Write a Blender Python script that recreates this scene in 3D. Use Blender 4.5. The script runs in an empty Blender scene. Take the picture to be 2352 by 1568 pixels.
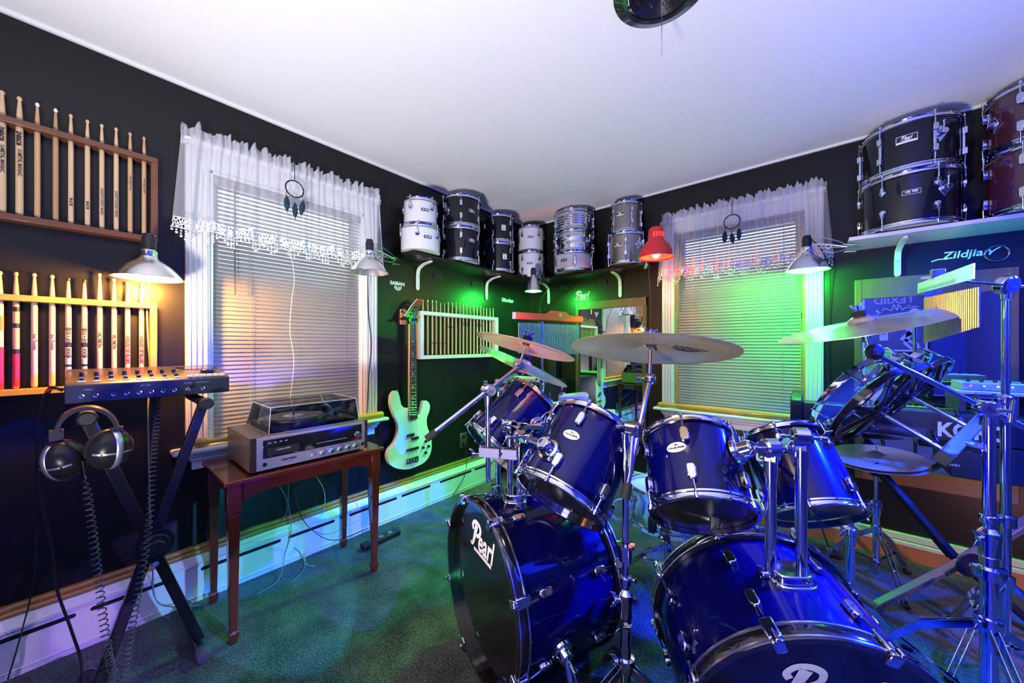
import bpy, bmesh, math, random
from mathutils import Vector, Matrix
random.seed(7)
S = bpy.context.scene
COL = S.collection
PI = math.pi
V = Vector
# ---------------------------------------------------------------- camera frame
F, CX, CY = 823.0, 1176.0, 794.0
CAM = V((2.172, -2.823, 1.15))
RX = V((.7636, .6457, 0)); RF = V((-.6457, .7636, 0))
CEIL = 2.326

def C(x, y, z, abs_z=False):
    """right, forward, up(relative to the eye) in metres -> world"""
    p = CAM + RX * x + RF * y
    p.z = z if abs_z else CAM.z + z
    return p

def CD(d):
    return (RX * d[0] + RF * d[1] + V((0, 0, d[2]))).normalized()

def P(px, py, t):
    return C((px - CX) / F * t, t, (CY - py) / F * t)

def W(px, py, axis, val):
    d = RX * ((px - CX) / F) + RF + V((0, 0, (CY - py) / F))
    i = 'XYZ'.index(axis)
    t = (val - CAM[i]) / d[i]
    return CAM + d * t
# ---------------------------------------------------------------- materials
MATS = {}
def mat(name, col=(.5, .5, .5), rough=.5, metal=0., spec=.5, coat=0., emit=None, es=1., trans=0., alpha=1., bump=None, noise=None, ior=1.45):
    if name in MATS: return MATS[name]
    m = bpy.data.materials.new(name); m.use_nodes = True
    nt = m.node_tree; b = nt.nodes['Principled BSDF']
    b.inputs['Base Color'].default_value = (*col, 1)
    b.inputs['Roughness'].default_value = rough
    b.inputs['Metallic'].default_value = metal
    b.inputs['Specular IOR Level'].default_value = spec
    b.inputs['Coat Weight'].default_value = coat
    b.inputs['Coat Roughness'].default_value = .04
    b.inputs['Transmission Weight'].default_value = trans
    b.inputs['IOR'].default_value = ior
    b.inputs['Alpha'].default_value = alpha
    if emit:
        b.inputs['Emission Color'].default_value = (*emit, 1)
        b.inputs['Emission Strength'].default_value = es
    tc = nt.nodes.new('ShaderNodeTexCoord')
    if noise:   # (scale, dark factor, stretch xyz)
        mp = nt.nodes.new('ShaderNodeMapping'); mp.inputs['Scale'].default_value = noise[2]
        n = nt.nodes.new('ShaderNodeTexNoise'); n.inputs['Scale'].default_value = noise[0]; n.inputs['Detail'].default_value = 5
        r = nt.nodes.new('ShaderNodeMixRGB'); r.inputs[1].default_value = (*[c * noise[1] for c in col], 1); r.inputs[2].default_value = (*col, 1)
        nt.links.new(tc.outputs['Object'], mp.inputs[0]); nt.links.new(mp.outputs[0], n.inputs['Vector'])
        nt.links.new(n.outputs['Fac'], r.inputs[0]); nt.links.new(r.outputs[0], b.inputs['Base Color'])
    if bump:    # (scale, strength, distance)
        n2 = nt.nodes.new('ShaderNodeTexNoise'); n2.inputs['Scale'].default_value = bump[0]; n2.inputs['Detail'].default_value = 4
        bp = nt.nodes.new('ShaderNodeBump'); bp.inputs['Strength'].default_value = bump[1]; bp.inputs['Distance'].default_value = bump[2]
        nt.links.new(tc.outputs['Object'], n2.inputs['Vector']); nt.links.new(n2.outputs['Fac'], bp.inputs['Height'])
        nt.links.new(bp.outputs[0], b.inputs['Normal'])
    MATS[name] = m
    return m

def wood(name, col, dark=.45, rough=.4, scale=6, st=(14, 1.2, 14), coat=.2):
    return mat(name, col, rough, coat=coat, noise=(scale, dark, st), bump=(60, .05, .002))

chrome = mat('chrome', (.66, .68, .78), .08, 1.)
chrome_s = mat('brushed_chrome', (.75, .76, .78), .2, 1.)
dark_metal = mat('black_powder_metal', (.012, .012, .014), .35, .3, coat=.3)
black_plastic = mat('black_plastic', (.012, .012, .013), .4, bump=(300, .1, .001))
rubber = mat('black_rubber', (.01, .01, .01), .7)
felt = mat('black_felt', (.012, .012, .012), .95, bump=(500, .6, .002))
mwall = mat('black_wall_paint', (.0085, .0085, .0085), .36, spec=.35, bump=(130, .12, .002))
mwall2 = mat('blue_lit_wall', (.035, .045, .16), .5)  # walls out of view, blue of the stage light put into their colour
mceil = mat('white_ceiling_paint', (.80, .80, .80), .8, bump=(90, .08, .002))
mtrimw = mat('white_trim_paint', (.78, .77, .74), .35)
mheat = mat('white_heater_enamel', (.74, .74, .74), .35, bump=(60, .05, .001))
mshell = mat('midnight_gloss_wrap', (.001, .0012, .060), .22, spec=.12, coat=.55)
mshellk = mat('black_gloss_wrap', (.0045, .005, .009), .2, spec=.2, coat=.6)
mshellm = mat('dark_maroon_wrap', (.055, .012, .020), .2, spec=.6, coat=1.)
mwhite = mat('white_gloss_wrap', (.72, .71, .74), .22, coat=.6)
mgrey = mat('pewter_wrap', (.24, .22, .21), .25, .6, coat=.6)
msteel = mat('steel_shell', (.7, .7, .72), .16, 1.)
headblack = mat('black_drum_head', (.006, .006, .007), .13, spec=.6, coat=.4)
headclear = mat('clear_drum_head', (.5, .5, .5), .08, alpha=.25)
headwhite = mat('coated_drum_head', (.8, .79, .76), .6)
hoopblack = mat('black_lacquer_hoop', (.008, .008, .010), .12, coat=1.)
logow = mat('white_lettering', (.85, .85, .85), .5)
logok = mat('black_lettering', (.01, .01, .01), .5)
m_glass = mat('window_glass', (.9, .95, 1), .02, trans=1., alpha=1.)
bronze = mat('cymbal_bronze', (.62, .47, .24), .2, 1.)
# ---------------------------------------------------------------- mesh builder
class MB:
    def __init__(s): s.v = []; s.f = []
    def add(s, vs, fs):
        o = len(s.v); s.v += [V(x) for x in vs]; s.f += [tuple(i + o for i in f) for f in fs]; return s
    def box(s, c, size, rot=None):
        hx, hy, hz = [k / 2 for k in size]
        vs = [V((x, y, z)) for x in (-hx, hx) for y in (-hy, hy) for z in (-hz, hz)]
        if rot is not None: vs = [rot @ v for v in vs]
        c = V(c)
        return s.add([v + c for v in vs], [(0, 1, 3, 2), (4, 6, 7, 5), (0, 4, 5, 1), (2, 3, 7, 6), (0, 2, 6, 4), (1, 5, 7, 3)])
    def bx(s, x0, x1, y0, y1, z0, z1):
        return s.box(((x0 + x1) / 2, (y0 + y1) / 2, (z0 + z1) / 2), (abs(x1 - x0), abs(y1 - y0), abs(z1 - z0)))
    def beam(s, a, b, w, h, up=V((0, 0, 1))):
        a = V(a); b = V(b); d = b - a; L = d.length; d.normalize()
        x = d.cross(up)
        if x.length < 1e-4: x = d.cross(V((1, 0, 0)))
        x.normalize(); y = x.cross(d)
        return s.box((a + b) / 2, (w, L, h), Matrix((x, d, y)).transposed())
    def ring_pts(s, c, d, r, n, x=None):
        d = V(d).normalized()
        if x is None:
            x = d.cross(V((0, 0, 1)))
            if x.length < 1e-3: x = V((1, 0, 0))
        x = x.normalized(); y = d.cross(x)
        return [V(c) + (x * math.cos(2 * PI * i / n) + y * math.sin(2 * PI * i / n)) * r for i in range(n)]
    def cyl(s, a, b, r0, r1=None, n=20, caps=True):
        r1 = r0 if r1 is None else r1
        a = V(a); b = V(b); d = b - a
        p = s.ring_pts(a, d, r0, n) + s.ring_pts(b, d, r1, n)
        f = [(i, (i + 1) % n, n + (i + 1) % n, n + i) for i in range(n)]
        if caps: f += [tuple(range(n - 1, -1, -1)), tuple(range(n, 2 * n))]
        return s.add(p, f)
    def lathe(s, prof, o=(0, 0, 0), d=(0, 0, 1), n=48, closed=False):
        """prof: list of (r, h)"""
        o = V(o); d = V(d).normalized()
        x = d.cross(V((0, 1, 0)))
        if x.length < 1e-3: x = V((1, 0, 0))
        x.normalize(); y = d.cross(x)
        vs = []
        for r, h in prof:
            for i in range(n):
                a = 2 * PI * i / n
                vs.append(o + d * h + (x * math.cos(a) + y * math.sin(a)) * max(r, 1e-5))
        m = len(prof); fs = []
        for j in range(m if closed else m - 1):
            k = (j + 1) % m
            for i in range(n):
                fs.append((j * n + i, j * n + (i + 1) % n, k * n + (i + 1) % n, k * n + i))
        return s.add(vs, fs)
    def torus(s, c, d, R, r, n=48, m=10):
        return s.lathe([(R + r * math.cos(2 * PI * k / m), r * math.sin(2 * PI * k / m)) for k in range(m)], c, d, n, True)
    def sphere(s, c, r, n=12, sc=(1, 1, 1)):
        vs = []; fs = []; m = n // 2
        for j in range(m + 1):
            for i in range(n):
                th = PI * j / m; ph = 2 * PI * i / n
                vs.append(V(c) + V((sc[0] * r * math.sin(th) * math.cos(ph), sc[1] * r * math.sin(th) * math.sin(ph), sc[2] * r * math.cos(th))))
        for j in range(m):
            for i in range(n):
                fs.append((j * n + i, (j + 1) * n + i, (j + 1) * n + (i + 1) % n, j * n + (i + 1) % n))
        return s.add(vs, fs)
    def tube(s, pts, r, n=8, caps=True):
        pts = [V(p) for p in pts]; rs = r if isinstance(r, (list, tuple)) else [r] * len(pts)
        ds = [(pts[min(i + 1, len(pts) - 1)] - pts[max(i - 1, 0)]).normalized() for i in range(len(pts))]
        x = ds[0].cross(V((0, 0, 1)))
        if x.length < 1e-2: x = ds[0].cross(V((1, 0, 0)))
        x.normalize(); vs = []
        for p, d, rr in zip(pts, ds, rs):
            x = (x - d * x.dot(d)).normalized(); y = d.cross(x)
            vs += [p + (x * math.cos(2 * PI * i / n) + y * math.sin(2 * PI * i / n)) * rr for i in range(n)]
        fs = []
        for j in range(len(pts) - 1):
            for i in range(n):
                fs.append((j * n + i, j * n + (i + 1) % n, (j + 1) * n + (i + 1) % n, (j + 1) * n + i))
        if caps: fs += [tuple(range(n - 1, -1, -1)), tuple(range((len(pts) - 1) * n, len(pts) * n))]
        return s.add(vs, fs)
    def prism(s, poly, M, h):
        """2-D polygon extruded by h along local z of M (fan-safe via bmesh ngon)"""
        n = len(poly)
        vs = [M @ V((x, y, 0)) for x, y in poly] + [M @ V((x, y, h)) for x, y in poly]
        fs = [tuple(range(n - 1, -1, -1)), tuple(range(n, 2 * n))] + [(i, (i + 1) % n, n + (i + 1) % n, n + i) for i in range(n)]
        return s.add(vs, fs)
    def ribbons(s, strokes, M, w):
        """flat strokes: list of (pts, widths or None)"""
        for pts, ws in strokes:
            n = len(pts); ws = ws or [1] * n; L = []; Rr = []
            for i, (x, y) in enumerate(pts):
                a = pts[max(i - 1, 0)]; b = pts[min(i + 1, n - 1)]
                dx, dy = b[0] - a[0], b[1] - a[1]; q = math.hypot(dx, dy) or 1
                nx, ny = -dy / q * w * ws[i] / 2, dx / q * w * ws[i] / 2
                L.append(M @ V((x + nx, y + ny, 0))); Rr.append(M @ V((x - nx, y - ny, 0)))
            s.add(L + Rr, [(i, n + i, n + i + 1, i + 1) for i in range(n - 1)])
        return s

def smooth_path(pts, k=6):
    """Catmull-Rom through 2-D or 3-D points"""
    P_ = [V(p) for p in pts]; out = []
    for i in range(len(P_) - 1):
        p0 = P_[max(i - 1, 0)]; p1 = P_[i]; p2 = P_[i + 1]; p3 = P_[min(i + 2, len(P_) - 1)]
        for j in range(k):
            t = j / k
            out.append(.5 * ((2 * p1) + (p2 - p0) * t + (2 * p0 - 5 * p1 + 4 * p2 - p3) * t * t + (3 * p1 - p0 - 3 * p2 + p3) * t ** 3))
    out.append(P_[-1]); return out
sp = smooth_path

def sp2(pts, k=6): return [(p.x, p.y) for p in smooth_path([(a, b, 0) for a, b in pts], k)]
# ---------------------------------------------------------------- object helpers
def tag(o, label=None, cat=None, group=None, kind=None):
    if label: o['label'] = label
    if cat: o['category'] = cat
    if group: o['group'] = group
    if kind: o['kind'] = kind
    return o

def thing(name, label, cat, M=None, group=None):
    o = bpy.data.objects.new(name, None); COL.objects.link(o)
    o.empty_display_size = .05
    if M is not None:
        if isinstance(M, Vector): M = Matrix.Translation(M)
        o.matrix_world = M
    tag(o, label, cat, group)
    o['_m'] = 0; del o['_m']
    WM[o.name] = M.copy() if M is not None else Matrix.Identity(4)
    return o
WM = {}

def obj(name, mb, material, parent=None, local=False, bev=0, smooth=True, label=None, solid=0, sub=0, ang=.6):
    """mb is in world coordinates unless local=True (then in the frame of the top-level thing)"""
    me = bpy.data.meshes.new(name)
    if parent is not None:
        root = parent
        M = WM[root.name]
        vs = mb.v if local else [M.inverted() @ v for v in mb.v]
        off = V((0, 0, 0))
    else:
        if local is False and mb.v:
            xs = [v.x for v in mb.v]; ys = [v.y for v in mb.v]; zs = [v.z for v in mb.v]
            off = V(((min(xs) + max(xs)) / 2, (min(ys) + max(ys)) / 2, min(zs)))
        else: off = V((0, 0, 0))
        vs = [v - off for v in mb.v]
    me.from_pydata([tuple(v) for v in vs], [], mb.f)
    me.validate()
    bm = bmesh.new(); bm.from_mesh(me); bmesh.ops.remove_doubles(bm, verts=bm.verts, dist=1e-6)
    if not getattr(mb, 'flat', False): bmesh.ops.recalc_face_normals(bm, faces=bm.faces)
    bm.to_mesh(me); bm.free()
    if smooth:
        me.shade_smooth(); me.set_sharp_from_angle(angle=ang)
    for mm in (material if isinstance(material, (list, tuple)) else [material]): me.materials.append(mm)
    o = bpy.data.objects.new(name, me); COL.objects.link(o)
    if parent is not None:
        o.parent = parent
        WM[o.name] = WM[parent.name]
    else:
        o.location = off; WM[o.name] = Matrix.Translation(off)
    if bev:
        b = o.modifiers.new('bevel', 'BEVEL'); b.width = bev; b.segments = 2; b.limit_method = 'ANGLE'; b.angle_limit = .7
    if solid:
        b = o.modifiers.new('solid', 'SOLIDIFY'); b.thickness = solid
    if sub:
        b = o.modifiers.new('sub', 'SUBSURF'); b.levels = sub; b.render_levels = sub
    if label: o['label'] = label
    return o

def struct(name, mb, m, parent=None, **k):
    o = obj(name, mb, m, parent, **k)
    if parent is None: o['kind'] = 'structure'
    return o

def kids(o): return [c for c in bpy.data.objects if c.parent == o]
def dup(root, M, label=None):
    ch = {}
    for c in bpy.data.objects:
        if c.parent: ch.setdefault(c.parent.name, []).append(c)
    r = root.copy(); COL.objects.link(r); r.matrix_world = M; WM[r.name] = M
    if label: r['label'] = label
    def rec(src, dst):
        for c in ch.get(src.name, []):
            n = c.copy(); COL.objects.link(n); n.parent = dst; WM[n.name] = M; rec(c, n)
    rec(root, r)
    return r

def frame(o, z, x=None):
    """matrix with local z along z"""
    z = V(z).normalized()
    x = V(x) if x is not None else V((1, 0, 0))
    x = x - z * x.dot(z)
    if x.length < 1e-3: x = V((0, 1, 0)) - z * z.y
    x.normalize(); y = z.cross(x)
    M = Matrix((x, y, z)).transposed().to_4x4(); M.translation = V(o)
    return M

def textmb(txt, size, M, bold=0., shear=0., align='CENTER', sx=1.):
    cu = bpy.data.curves.new('t', 'FONT'); cu.body = txt; cu.size = size; cu.shear = shear; cu.offset = min(bold, size * .035)
    cu.align_x = align; cu.align_y = 'CENTER'; cu.resolution_u = 3
    o = bpy.data.objects.new('t', cu); COL.objects.link(o)
    bpy.context.view_layer.update()
    dg = bpy.context.evaluated_depsgraph_get()
    me = bpy.data.meshes.new_from_object(o.evaluated_get(dg))
    mb = MB(); mb.flat = True
    mb.add([M @ V((v.co.x * sx, v.co.y, 0)) for v in me.vertices], [tuple(p.vertices) for p in me.polygons])
    bpy.data.objects.remove(o); bpy.data.curves.remove(cu); bpy.data.meshes.remove(me)
    return mb

# script style wordmark drawn with ribbons; unit: cap height about 1, total width about 2.3
def pearlmb(M, k, w=.13):
    M = M @ Matrix.Scale(k, 4)
    s = []
    s.append((sp2([(-.35, .02), (-.22, -.05), (-.08, .12), (.06, .55), (.16, .92)]), None))
    n = len(s[0][0]); s[0] = (s[0][0], [.4 + 1.4 * i / n for i in range(n)])
    s.append((sp2([(-.12, .62), (-.22, .78), (-.05, .98), (.25, 1.02), (.50, .90), (.50, .66), (.30, .50), (.12, .50)]), None))
    s.append(([(-.0, -.14), (1.6, -.14)], [.8, .8]))
    mb = MB(); mb.flat = True
    M2 = M @ Matrix(((1, .12, 0, 0), (0, 1, 0, 0), (0, 0, 1, 0), (0, 0, 0, 1)))
    T_ = M2 @ Matrix.Translation((-.65, -.45, 0)); mb.ribbons(s, T_, w)
    e = textmb('earl', 1.28, T_ @ Matrix.Translation((1.02, .37, 0)), .03, .20, sx=.70); mb.add(e.v, e.f)
    return mb

def disc(mb, M, rx, ry, n=40, z=0):
    o = [M @ V((0, 0, z))]; K = 5
    for k in range(1, K + 1):
        o += [M @ V((rx * k / K * math.cos(2 * PI * i / n), ry * k / K * math.sin(2 * PI * i / n), z)) for i in range(n)]
    f = [(0, 1 + i, 1 + (i + 1) % n) for i in range(n)]
    for k in range(K - 1):
        a = 1 + k * n; f += [(a + i, a + n + i, a + n + (i + 1) % n, a + (i + 1) % n) for i in range(n)]
    mb.add(o, f); mb.flat = True
    return mb

def rectmb(M, w, h, z=0):
    mb = MB(); mb.flat = True
    mb.add([M @ V((x * w / 2, y * h / 2, z)) for x, y in ((-1, -1), (1, -1), (1, 1), (-1, 1))], [(0, 1, 2, 3)])
    return mb
# ================================================================ ROOM
XR, YF = 3.55, -3.95
def wp(side, u, out, z):
    return V((out, u, z)) if side == 'L' else V((u, -out, z))

w1a, w1b = W(427, 800, 'X', .02).y, W(868, 800, 'X', .02).y
w2a, w2b = W(1520, 800, 'Y', -.02).x, W(1892, 800, 'Y', -.02).x
CW = .085
SILL = .691
WT = 2.06

def wall_with_hole(name, side, lo, hi, a, b, z0, z1, m):
    mb = MB()
    def q(u0, u1, za, zb):
        if side == 'L': mb.bx(-.14, 0, u0, u1, za, zb)
        else: mb.bx(u0, u1, 0, .14, za, zb)
    q(lo, a, 0, CEIL); q(b, hi, 0, CEIL); q(a, b, 0, z0); q(a, b, z1, CEIL)
    return struct(name, mb, m, smooth=False)

wall_with_hole('wall_left', 'L', YF, 0, w1a + CW, w1b - CW, SILL + .01, WT - CW, mwall)
wall_with_hole('wall_back', 'B', -.14, XR, w2a + CW, w2b - CW, SILL + .01, WT - CW, mwall)
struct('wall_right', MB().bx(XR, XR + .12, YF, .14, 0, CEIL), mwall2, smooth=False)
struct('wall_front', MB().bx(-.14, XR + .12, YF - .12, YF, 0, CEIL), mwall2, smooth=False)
struct('ceiling', MB().bx(-.14, XR + .12, YF - .12, .14, CEIL, CEIL + .1), mceil, smooth=False)
mfloor = wood('orange_oak_floor', (.55, .24, .09), .7, .35, 3, (1.5, 18, 1))
struct('floor', MB().bx(-.14, XR + .12, YF - .12, .14, -.1, 0), mfloor, smooth=False)

# carpet: dense pile with displacement-like bump
mc = bpy.data.materials.new('carpet_pile'); mc.use_nodes = True
nt = mc.node_tree; b = nt.nodes['Principled BSDF']; b.inputs['Roughness'].default_value = .95
b.inputs['Specular IOR Level'].default_value = .15
b.inputs['Sheen Weight'].default_value = .3
tc = nt.nodes.new('ShaderNodeTexCoord')
n1 = nt.nodes.new('ShaderNodeTexNoise'); n1.inputs['Scale'].default_value = 170; n1.inputs['Detail'].default_value = 4
n2 = nt.nodes.new('ShaderNodeTexNoise'); n2.inputs['Scale'].default_value = 9; n2.inputs['Detail'].default_value = 5
mx = nt.nodes.new('ShaderNodeMath'); mx.operation = 'MULTIPLY_ADD'; mx.inputs[1].default_value = .45
cr = nt.nodes.new('ShaderNodeValToRGB')
cr.color_ramp.elements[0].position = .58; cr.color_ramp.elements[0].color = (.002, .005, .006, 1)
cr.color_ramp.elements[1].position = .92; cr.color_ramp.elements[1].color = (.080, .120, .125, 1)
bp = nt.nodes.new('ShaderNodeBump'); bp.inputs['Strength'].default_value = .5; bp.inputs['Distance'].default_value = .003
nt.links.new(tc.outputs['Object'], n1.inputs[0]); nt.links.new(tc.outputs['Object'], n2.inputs[0])
nt.links.new(n2.outputs['Fac'], mx.inputs[0]); nt.links.new(n1.outputs['Fac'], mx.inputs[2])
nt.links.new(mx.outputs[0], cr.inputs[0]); nt.links.new(cr.outputs[0], b.inputs['Base Color'])
nt.links.new(n1.outputs['Fac'], bp.inputs['Height']); nt.links.new(bp.outputs[0], b.inputs['Normal'])
MATS['carpet'] = mc
CARP = .012
cm = MB().bx(.075, XR - .01, YF + .01, -.035, 0.001, CARP)
tag(obj('carpet', cm, mc, smooth=False), 'dark teal shag carpet covering the floor wall to wall', 'carpet')

# ceiling edge moulding lines
struct('trim_1', MB().bx(0, .012, YF, 0, CEIL - .012, CEIL), mtrimw, smooth=False)
struct('trim_2', MB().bx(0, XR, -.012, 0, CEIL - .012, CEIL), mtrimw, smooth=False)

# back wall base board: tall orange board with a white cap moulding
mbb = wood('orange_baseboard_wood', (.62, .28, .12), .75, .35, 3, (1.2, 12, 12))
struct('baseboard_back', MB().bx(.6, XR, -.018, 0, 0, .085), mbb, bev=.003)
mcap = MB(); mcap.bx(.6, XR, -.03, 0, .088, .112); mcap.bx(.6, XR, -.022, 0, .115, .150)
struct('trim_3', mcap, mtrimw, bev=.005)

# base board heater along the left wall
ht = thing('baseboard_heater', 'long white slotted heater cover running along the left wall', 'heater', V((.04, -2, 0)))
ys0, ys1 = YF, W(1135, 1050, 'X', .07).y
hb = MB(); prof = [(0, 0), (0, .205), (.045, .205), (.072, .178), (.072, .012), (.06, 0)]
hb.prism([(x, z) for x, z in prof], Matrix(((1, 0, 0, 0), (0, 0, 1, ys0), (0, 1, 0, 0), (0, 0, 0, 1))), ys1 - ys0)
obj('cover', hb, mheat, ht, smooth=False)
lip = MB(); lip.bx(.069, .078, ys0, ys1, .172, .180); lip.bx(.069, .0755, ys0, ys1, .034, .037)
obj('lip', lip, mheat, ht, bev=.001)
mslot = mat('dark_slot', (.004, .004, .006), .8)
y = ys0 + .12; k = 0
while y < ys1 - .1:
    L = .30 if k % 2 == 0 else .22
    if y + L > ys1 - .04: L = ys1 - .04 - y
    sl = MB(); m_ = Matrix(((0, 0, 1, .0715), (1, 0, 0, y), (0, 1, 0, .150), (0, 0, 0, 1)))
    pts = [(.008 * math.cos(a) + (L if math.cos(a) > 0 else 0), .008 * math.sin(a)) for a in [PI * 2 * i / 16 - PI / 2 + .01 for i in range(16)]]
    sl.prism(pts, m_, .0012)
    obj('slot', sl, mslot, ht, smooth=False)
    y += L + (.05 if k % 2 == 0 else .10); k += 1
en = MB().bx(.0, .078, ys1, ys1 + .012, 0, .21); obj('end_cap', en, mheat, ht, bev=.002)
mtw = wood('honey_wood_trim', (.50, .26, .08), .5, .35, 4, (10, 1, 10))
t1 = MB(); t1.bx(0, .040, YF, ys1, .206, .222); t1.bx(0, .028, YF, ys1, .222, .240)
struct('trim_4', t1, mtw, bev=.006)

# ================================================================ WINDOWS
mglow = mat('window_glass_pane', (.95, .97, 1), .02, alpha=.12)
mslat = mat('white_blind_slat', (.30, .295, .29), .38)
mslat_d = mat('grey_blind_slat', (.36, .35, .34), .42)
mjamb = wood('varnished_jamb', (.55, .30, .11), .6, .4, 4, (10, 10, 1))

def window(idx, side, a, b, light_side):
    def bxs(mb, u0, u1, o0, o1, z0, z1):
        if side == 'L': mb.bx(o0, o1, u0, u1, z0, z1)
        else: mb.bx(u0, u1, -o1, -o0, z0, z1)
        return mb
    w = thing('window_%d' % idx, None, None, wp(side, (a + b) / 2, 0, SILL)); w['kind'] = 'structure'
    ia, ib = a + CW, b - CW
    # fluted casing
    cs = MB()
    for u0, u1 in ((a, ia), (ib, b)):
        bxs(cs, u0, u1, 0, .016, SILL, WT)
        for k in range(4):
            uu = u0 + .008 + k * .0195
            bxs(cs, uu, uu + .010, .016, .022, SILL, WT)
    bxs(cs, a, b, 0, .018, WT - CW, WT); bxs(cs, a - .01, b + .01, 0, .03, WT, WT + .02)
    obj('casing', cs, mtrimw, w, bev=.003)
    jm = MB(); bxs(jm, ia - .001, ia + .014, -.12, .004, SILL, WT - CW); bxs(jm, ib - .014, ib + .001, -.12, .004, SILL, WT - CW)
    bxs(jm, ia, ib, -.12, .004, WT - CW - .014, WT - CW)
    obj('jamb', jm, mtrimw if side == 'L' else mjamb, w, bev=.002)
    ss = MB(); zc = (SILL + WT - CW) / 2
    for z0, z1, o in ((zc, WT - CW, -.12), (SILL, zc + .03, -.095)):
        bxs(ss, ia + .01, ia + .05, o, o + .02, z0, z1); bxs(ss, ib - .05, ib - .01, o, o + .02, z0, z1)
        bxs(ss, ia + .01, ib - .01, o, o + .02, z0, z0 + .04); bxs(ss, ia + .01, ib - .01, o, o + .02, z1 - .04, z1)
    obj('sash', ss, mtrimw, w, bev=.003)
    gp = MB(); bxs(gp, ia + .03, ib - .03, -.112, -.108, SILL + .02, WT - CW - .02)
    obj('pane', gp, mglow, w, smooth=False)
    st = MB(); bxs(st, a - .05, b + .05, -.12, .075, SILL - .022, SILL)
    obj('sill', st, mtrimw, w, bev=.008)
    ap = MB()
    for k, (o, z0, z1) in enumerate(((.045, SILL - .045, SILL - .022), (.034, SILL - .062, SILL - .045), (.020, SILL - .105, SILL - .062))):
        bxs(ap, a + .01 * k, b - .01 * k, 0, o, z0, z1)
    obj('apron', ap, mtrimw, w, bev=.006)
    # blinds : a thing of their own
    bl = thing('window_blind', 'white slatted venetian blind hanging in the %s window' % ('left wall' if side == 'L' else 'back wall'), 'blind', wp(side, (a + b) / 2, 0, SILL + .02))
    hr = MB(); bxs(hr, ia + .016, ib - .016, -.05, -.012, WT - CW - .05, WT - CW - .016); obj('head_rail', hr, mslat, bl, bev=.002)
    br = MB(); bxs(br, ia + .018, ib - .018, -.042, -.018, SILL + .008, SILL + .022); obj('bottom_rail', br, mslat, bl, bev=.003)
    top = WT - CW - .06; z = SILL + .03
    up, lo = MB(), MB()
    while z < top:
        fr = (z - SILL) / (top - SILL)
        tilt = 1.12 - .40 * max(0, (fr - .45) / .55)
        prev = None; rows = []
        for k in range(5):
            s_ = (k - 2) / 2 * .0135
            cv = .0022 * (1 - (k - 2) ** 2 / 4)
            o = -.030 - s_ * math.cos(tilt) + cv * math.sin(tilt)
            zz = z + s_ * math.sin(tilt) + cv * math.cos(tilt)
            rows.append((o, zz))
        mb = up if fr > .62 else lo
        vs = []; fs = []
        for o, zz in rows: vs += [wp(side, ia + .02, o, zz), wp(side, ib - .02, o, zz)]
        for k in range(4): fs.append((2 * k, 2 * k + 1, 2 * k + 3, 2 * k + 2))
        mb.add(vs, fs)
        z += .0205
    for mb in (up, lo): mb.flat = True
    obj('slats', up, mslat, bl); obj('slats', lo, mslat, bl)
    for fr in (.22, .86):
        u = ia + (ib - ia) * fr
        for oo in (-.043, -.016):
            obj('ladder_cord', MB().tube([wp(side, u, oo, SILL + .02), wp(side, u, oo, top + .02)], .0012, 5), mslat, bl)
    u = ia + (.125 if side == 'L' else .06) * (ib - ia)
    zb = W(524, 676, 'X', .0).z if side == 'L' else W(1577, 713, 'Y', 0).z
    obj('tilt_wand', MB().cyl(wp(side, u, .012, WT - CW - .04), wp(side, u, .012, zb), .0035, n=8), mat('grey_wand', (.10, .10, .11), .3), bl)
    return ia, ib

i1 = window(1, 'L', w1a, w1b, 1)
i2 = window(2, 'B', w2a, w2b, 1)

# sheer valance
msheer = bpy.data.materials.new('sheer_voile'); msheer.use_nodes = True
nt = msheer.node_tree; nt.nodes.remove(nt.nodes['Principled BSDF']); out = nt.nodes['Material Output']
tr = nt.nodes.new('ShaderNodeBsdfTransparent'); df = nt.nodes.new('ShaderNodeBsdfDiffuse'); tl = nt.nodes.new('ShaderNodeBsdfTranslucent')
df.inputs[0].default_value = (.92, .92, .95, 1); tl.inputs[0].default_value = (.92, .92, .95, 1)
m1 = nt.nodes.new('ShaderNodeMixShader'); m1.inputs[0].default_value = .5
m2 = nt.nodes.new('ShaderNodeMixShader'); lw = nt.nodes.new('ShaderNodeLayerWeight'); lw.inputs[0].default_value = .35
ma = nt.nodes.new('ShaderNodeMath'); ma.operation = 'MULTIPLY_ADD'; ma.inputs[1].default_value = .55; ma.inputs[2].default_value = .30; ma.use_clamp = True
nt.links.new(lw.outputs['Facing'], ma.inputs[0]); nt.links.new(ma.outputs[0], m2.inputs[0])
nt.links.new(df.outputs[0], m1.inputs[1]); nt.links.new(tl.outputs[0], m1.inputs[2])
nt.links.new(tr.outputs[0], m2.inputs[1]); nt.links.new(m1.outputs[0], m2.inputs[2]); nt.links.new(m2.outputs[0], out.inputs[0])
mlace = bpy.data.materials.new('crochet_lace'); mlace.use_nodes = True
nt = mlace.node_tree; b = nt.nodes['Principled BSDF']; b.inputs['Base Color'].default_value = (.85, .85, .88, 1); b.inputs['Roughness'].default_value = .8
vo = nt.nodes.new('ShaderNodeTexVoronoi'); vo.feature = 'DISTANCE_TO_EDGE'; vo.inputs['Scale'].default_value = 85
tc = nt.nodes.new('ShaderNodeTexCoord'); nt.links.new(tc.outputs['Object'], vo.inputs['Vector'])
lt = nt.nodes.new('ShaderNodeMath'); lt.operation = 'LESS_THAN'; lt.inputs[1].default_value = .16
nt.links.new(vo.outputs['Distance'], lt.inputs[0]); nt.links.new(lt.outputs[0], b.inputs['Alpha'])
mbead = mat('clear_white_bead', (.85, .87, .9), .15, coat=.5)

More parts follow.
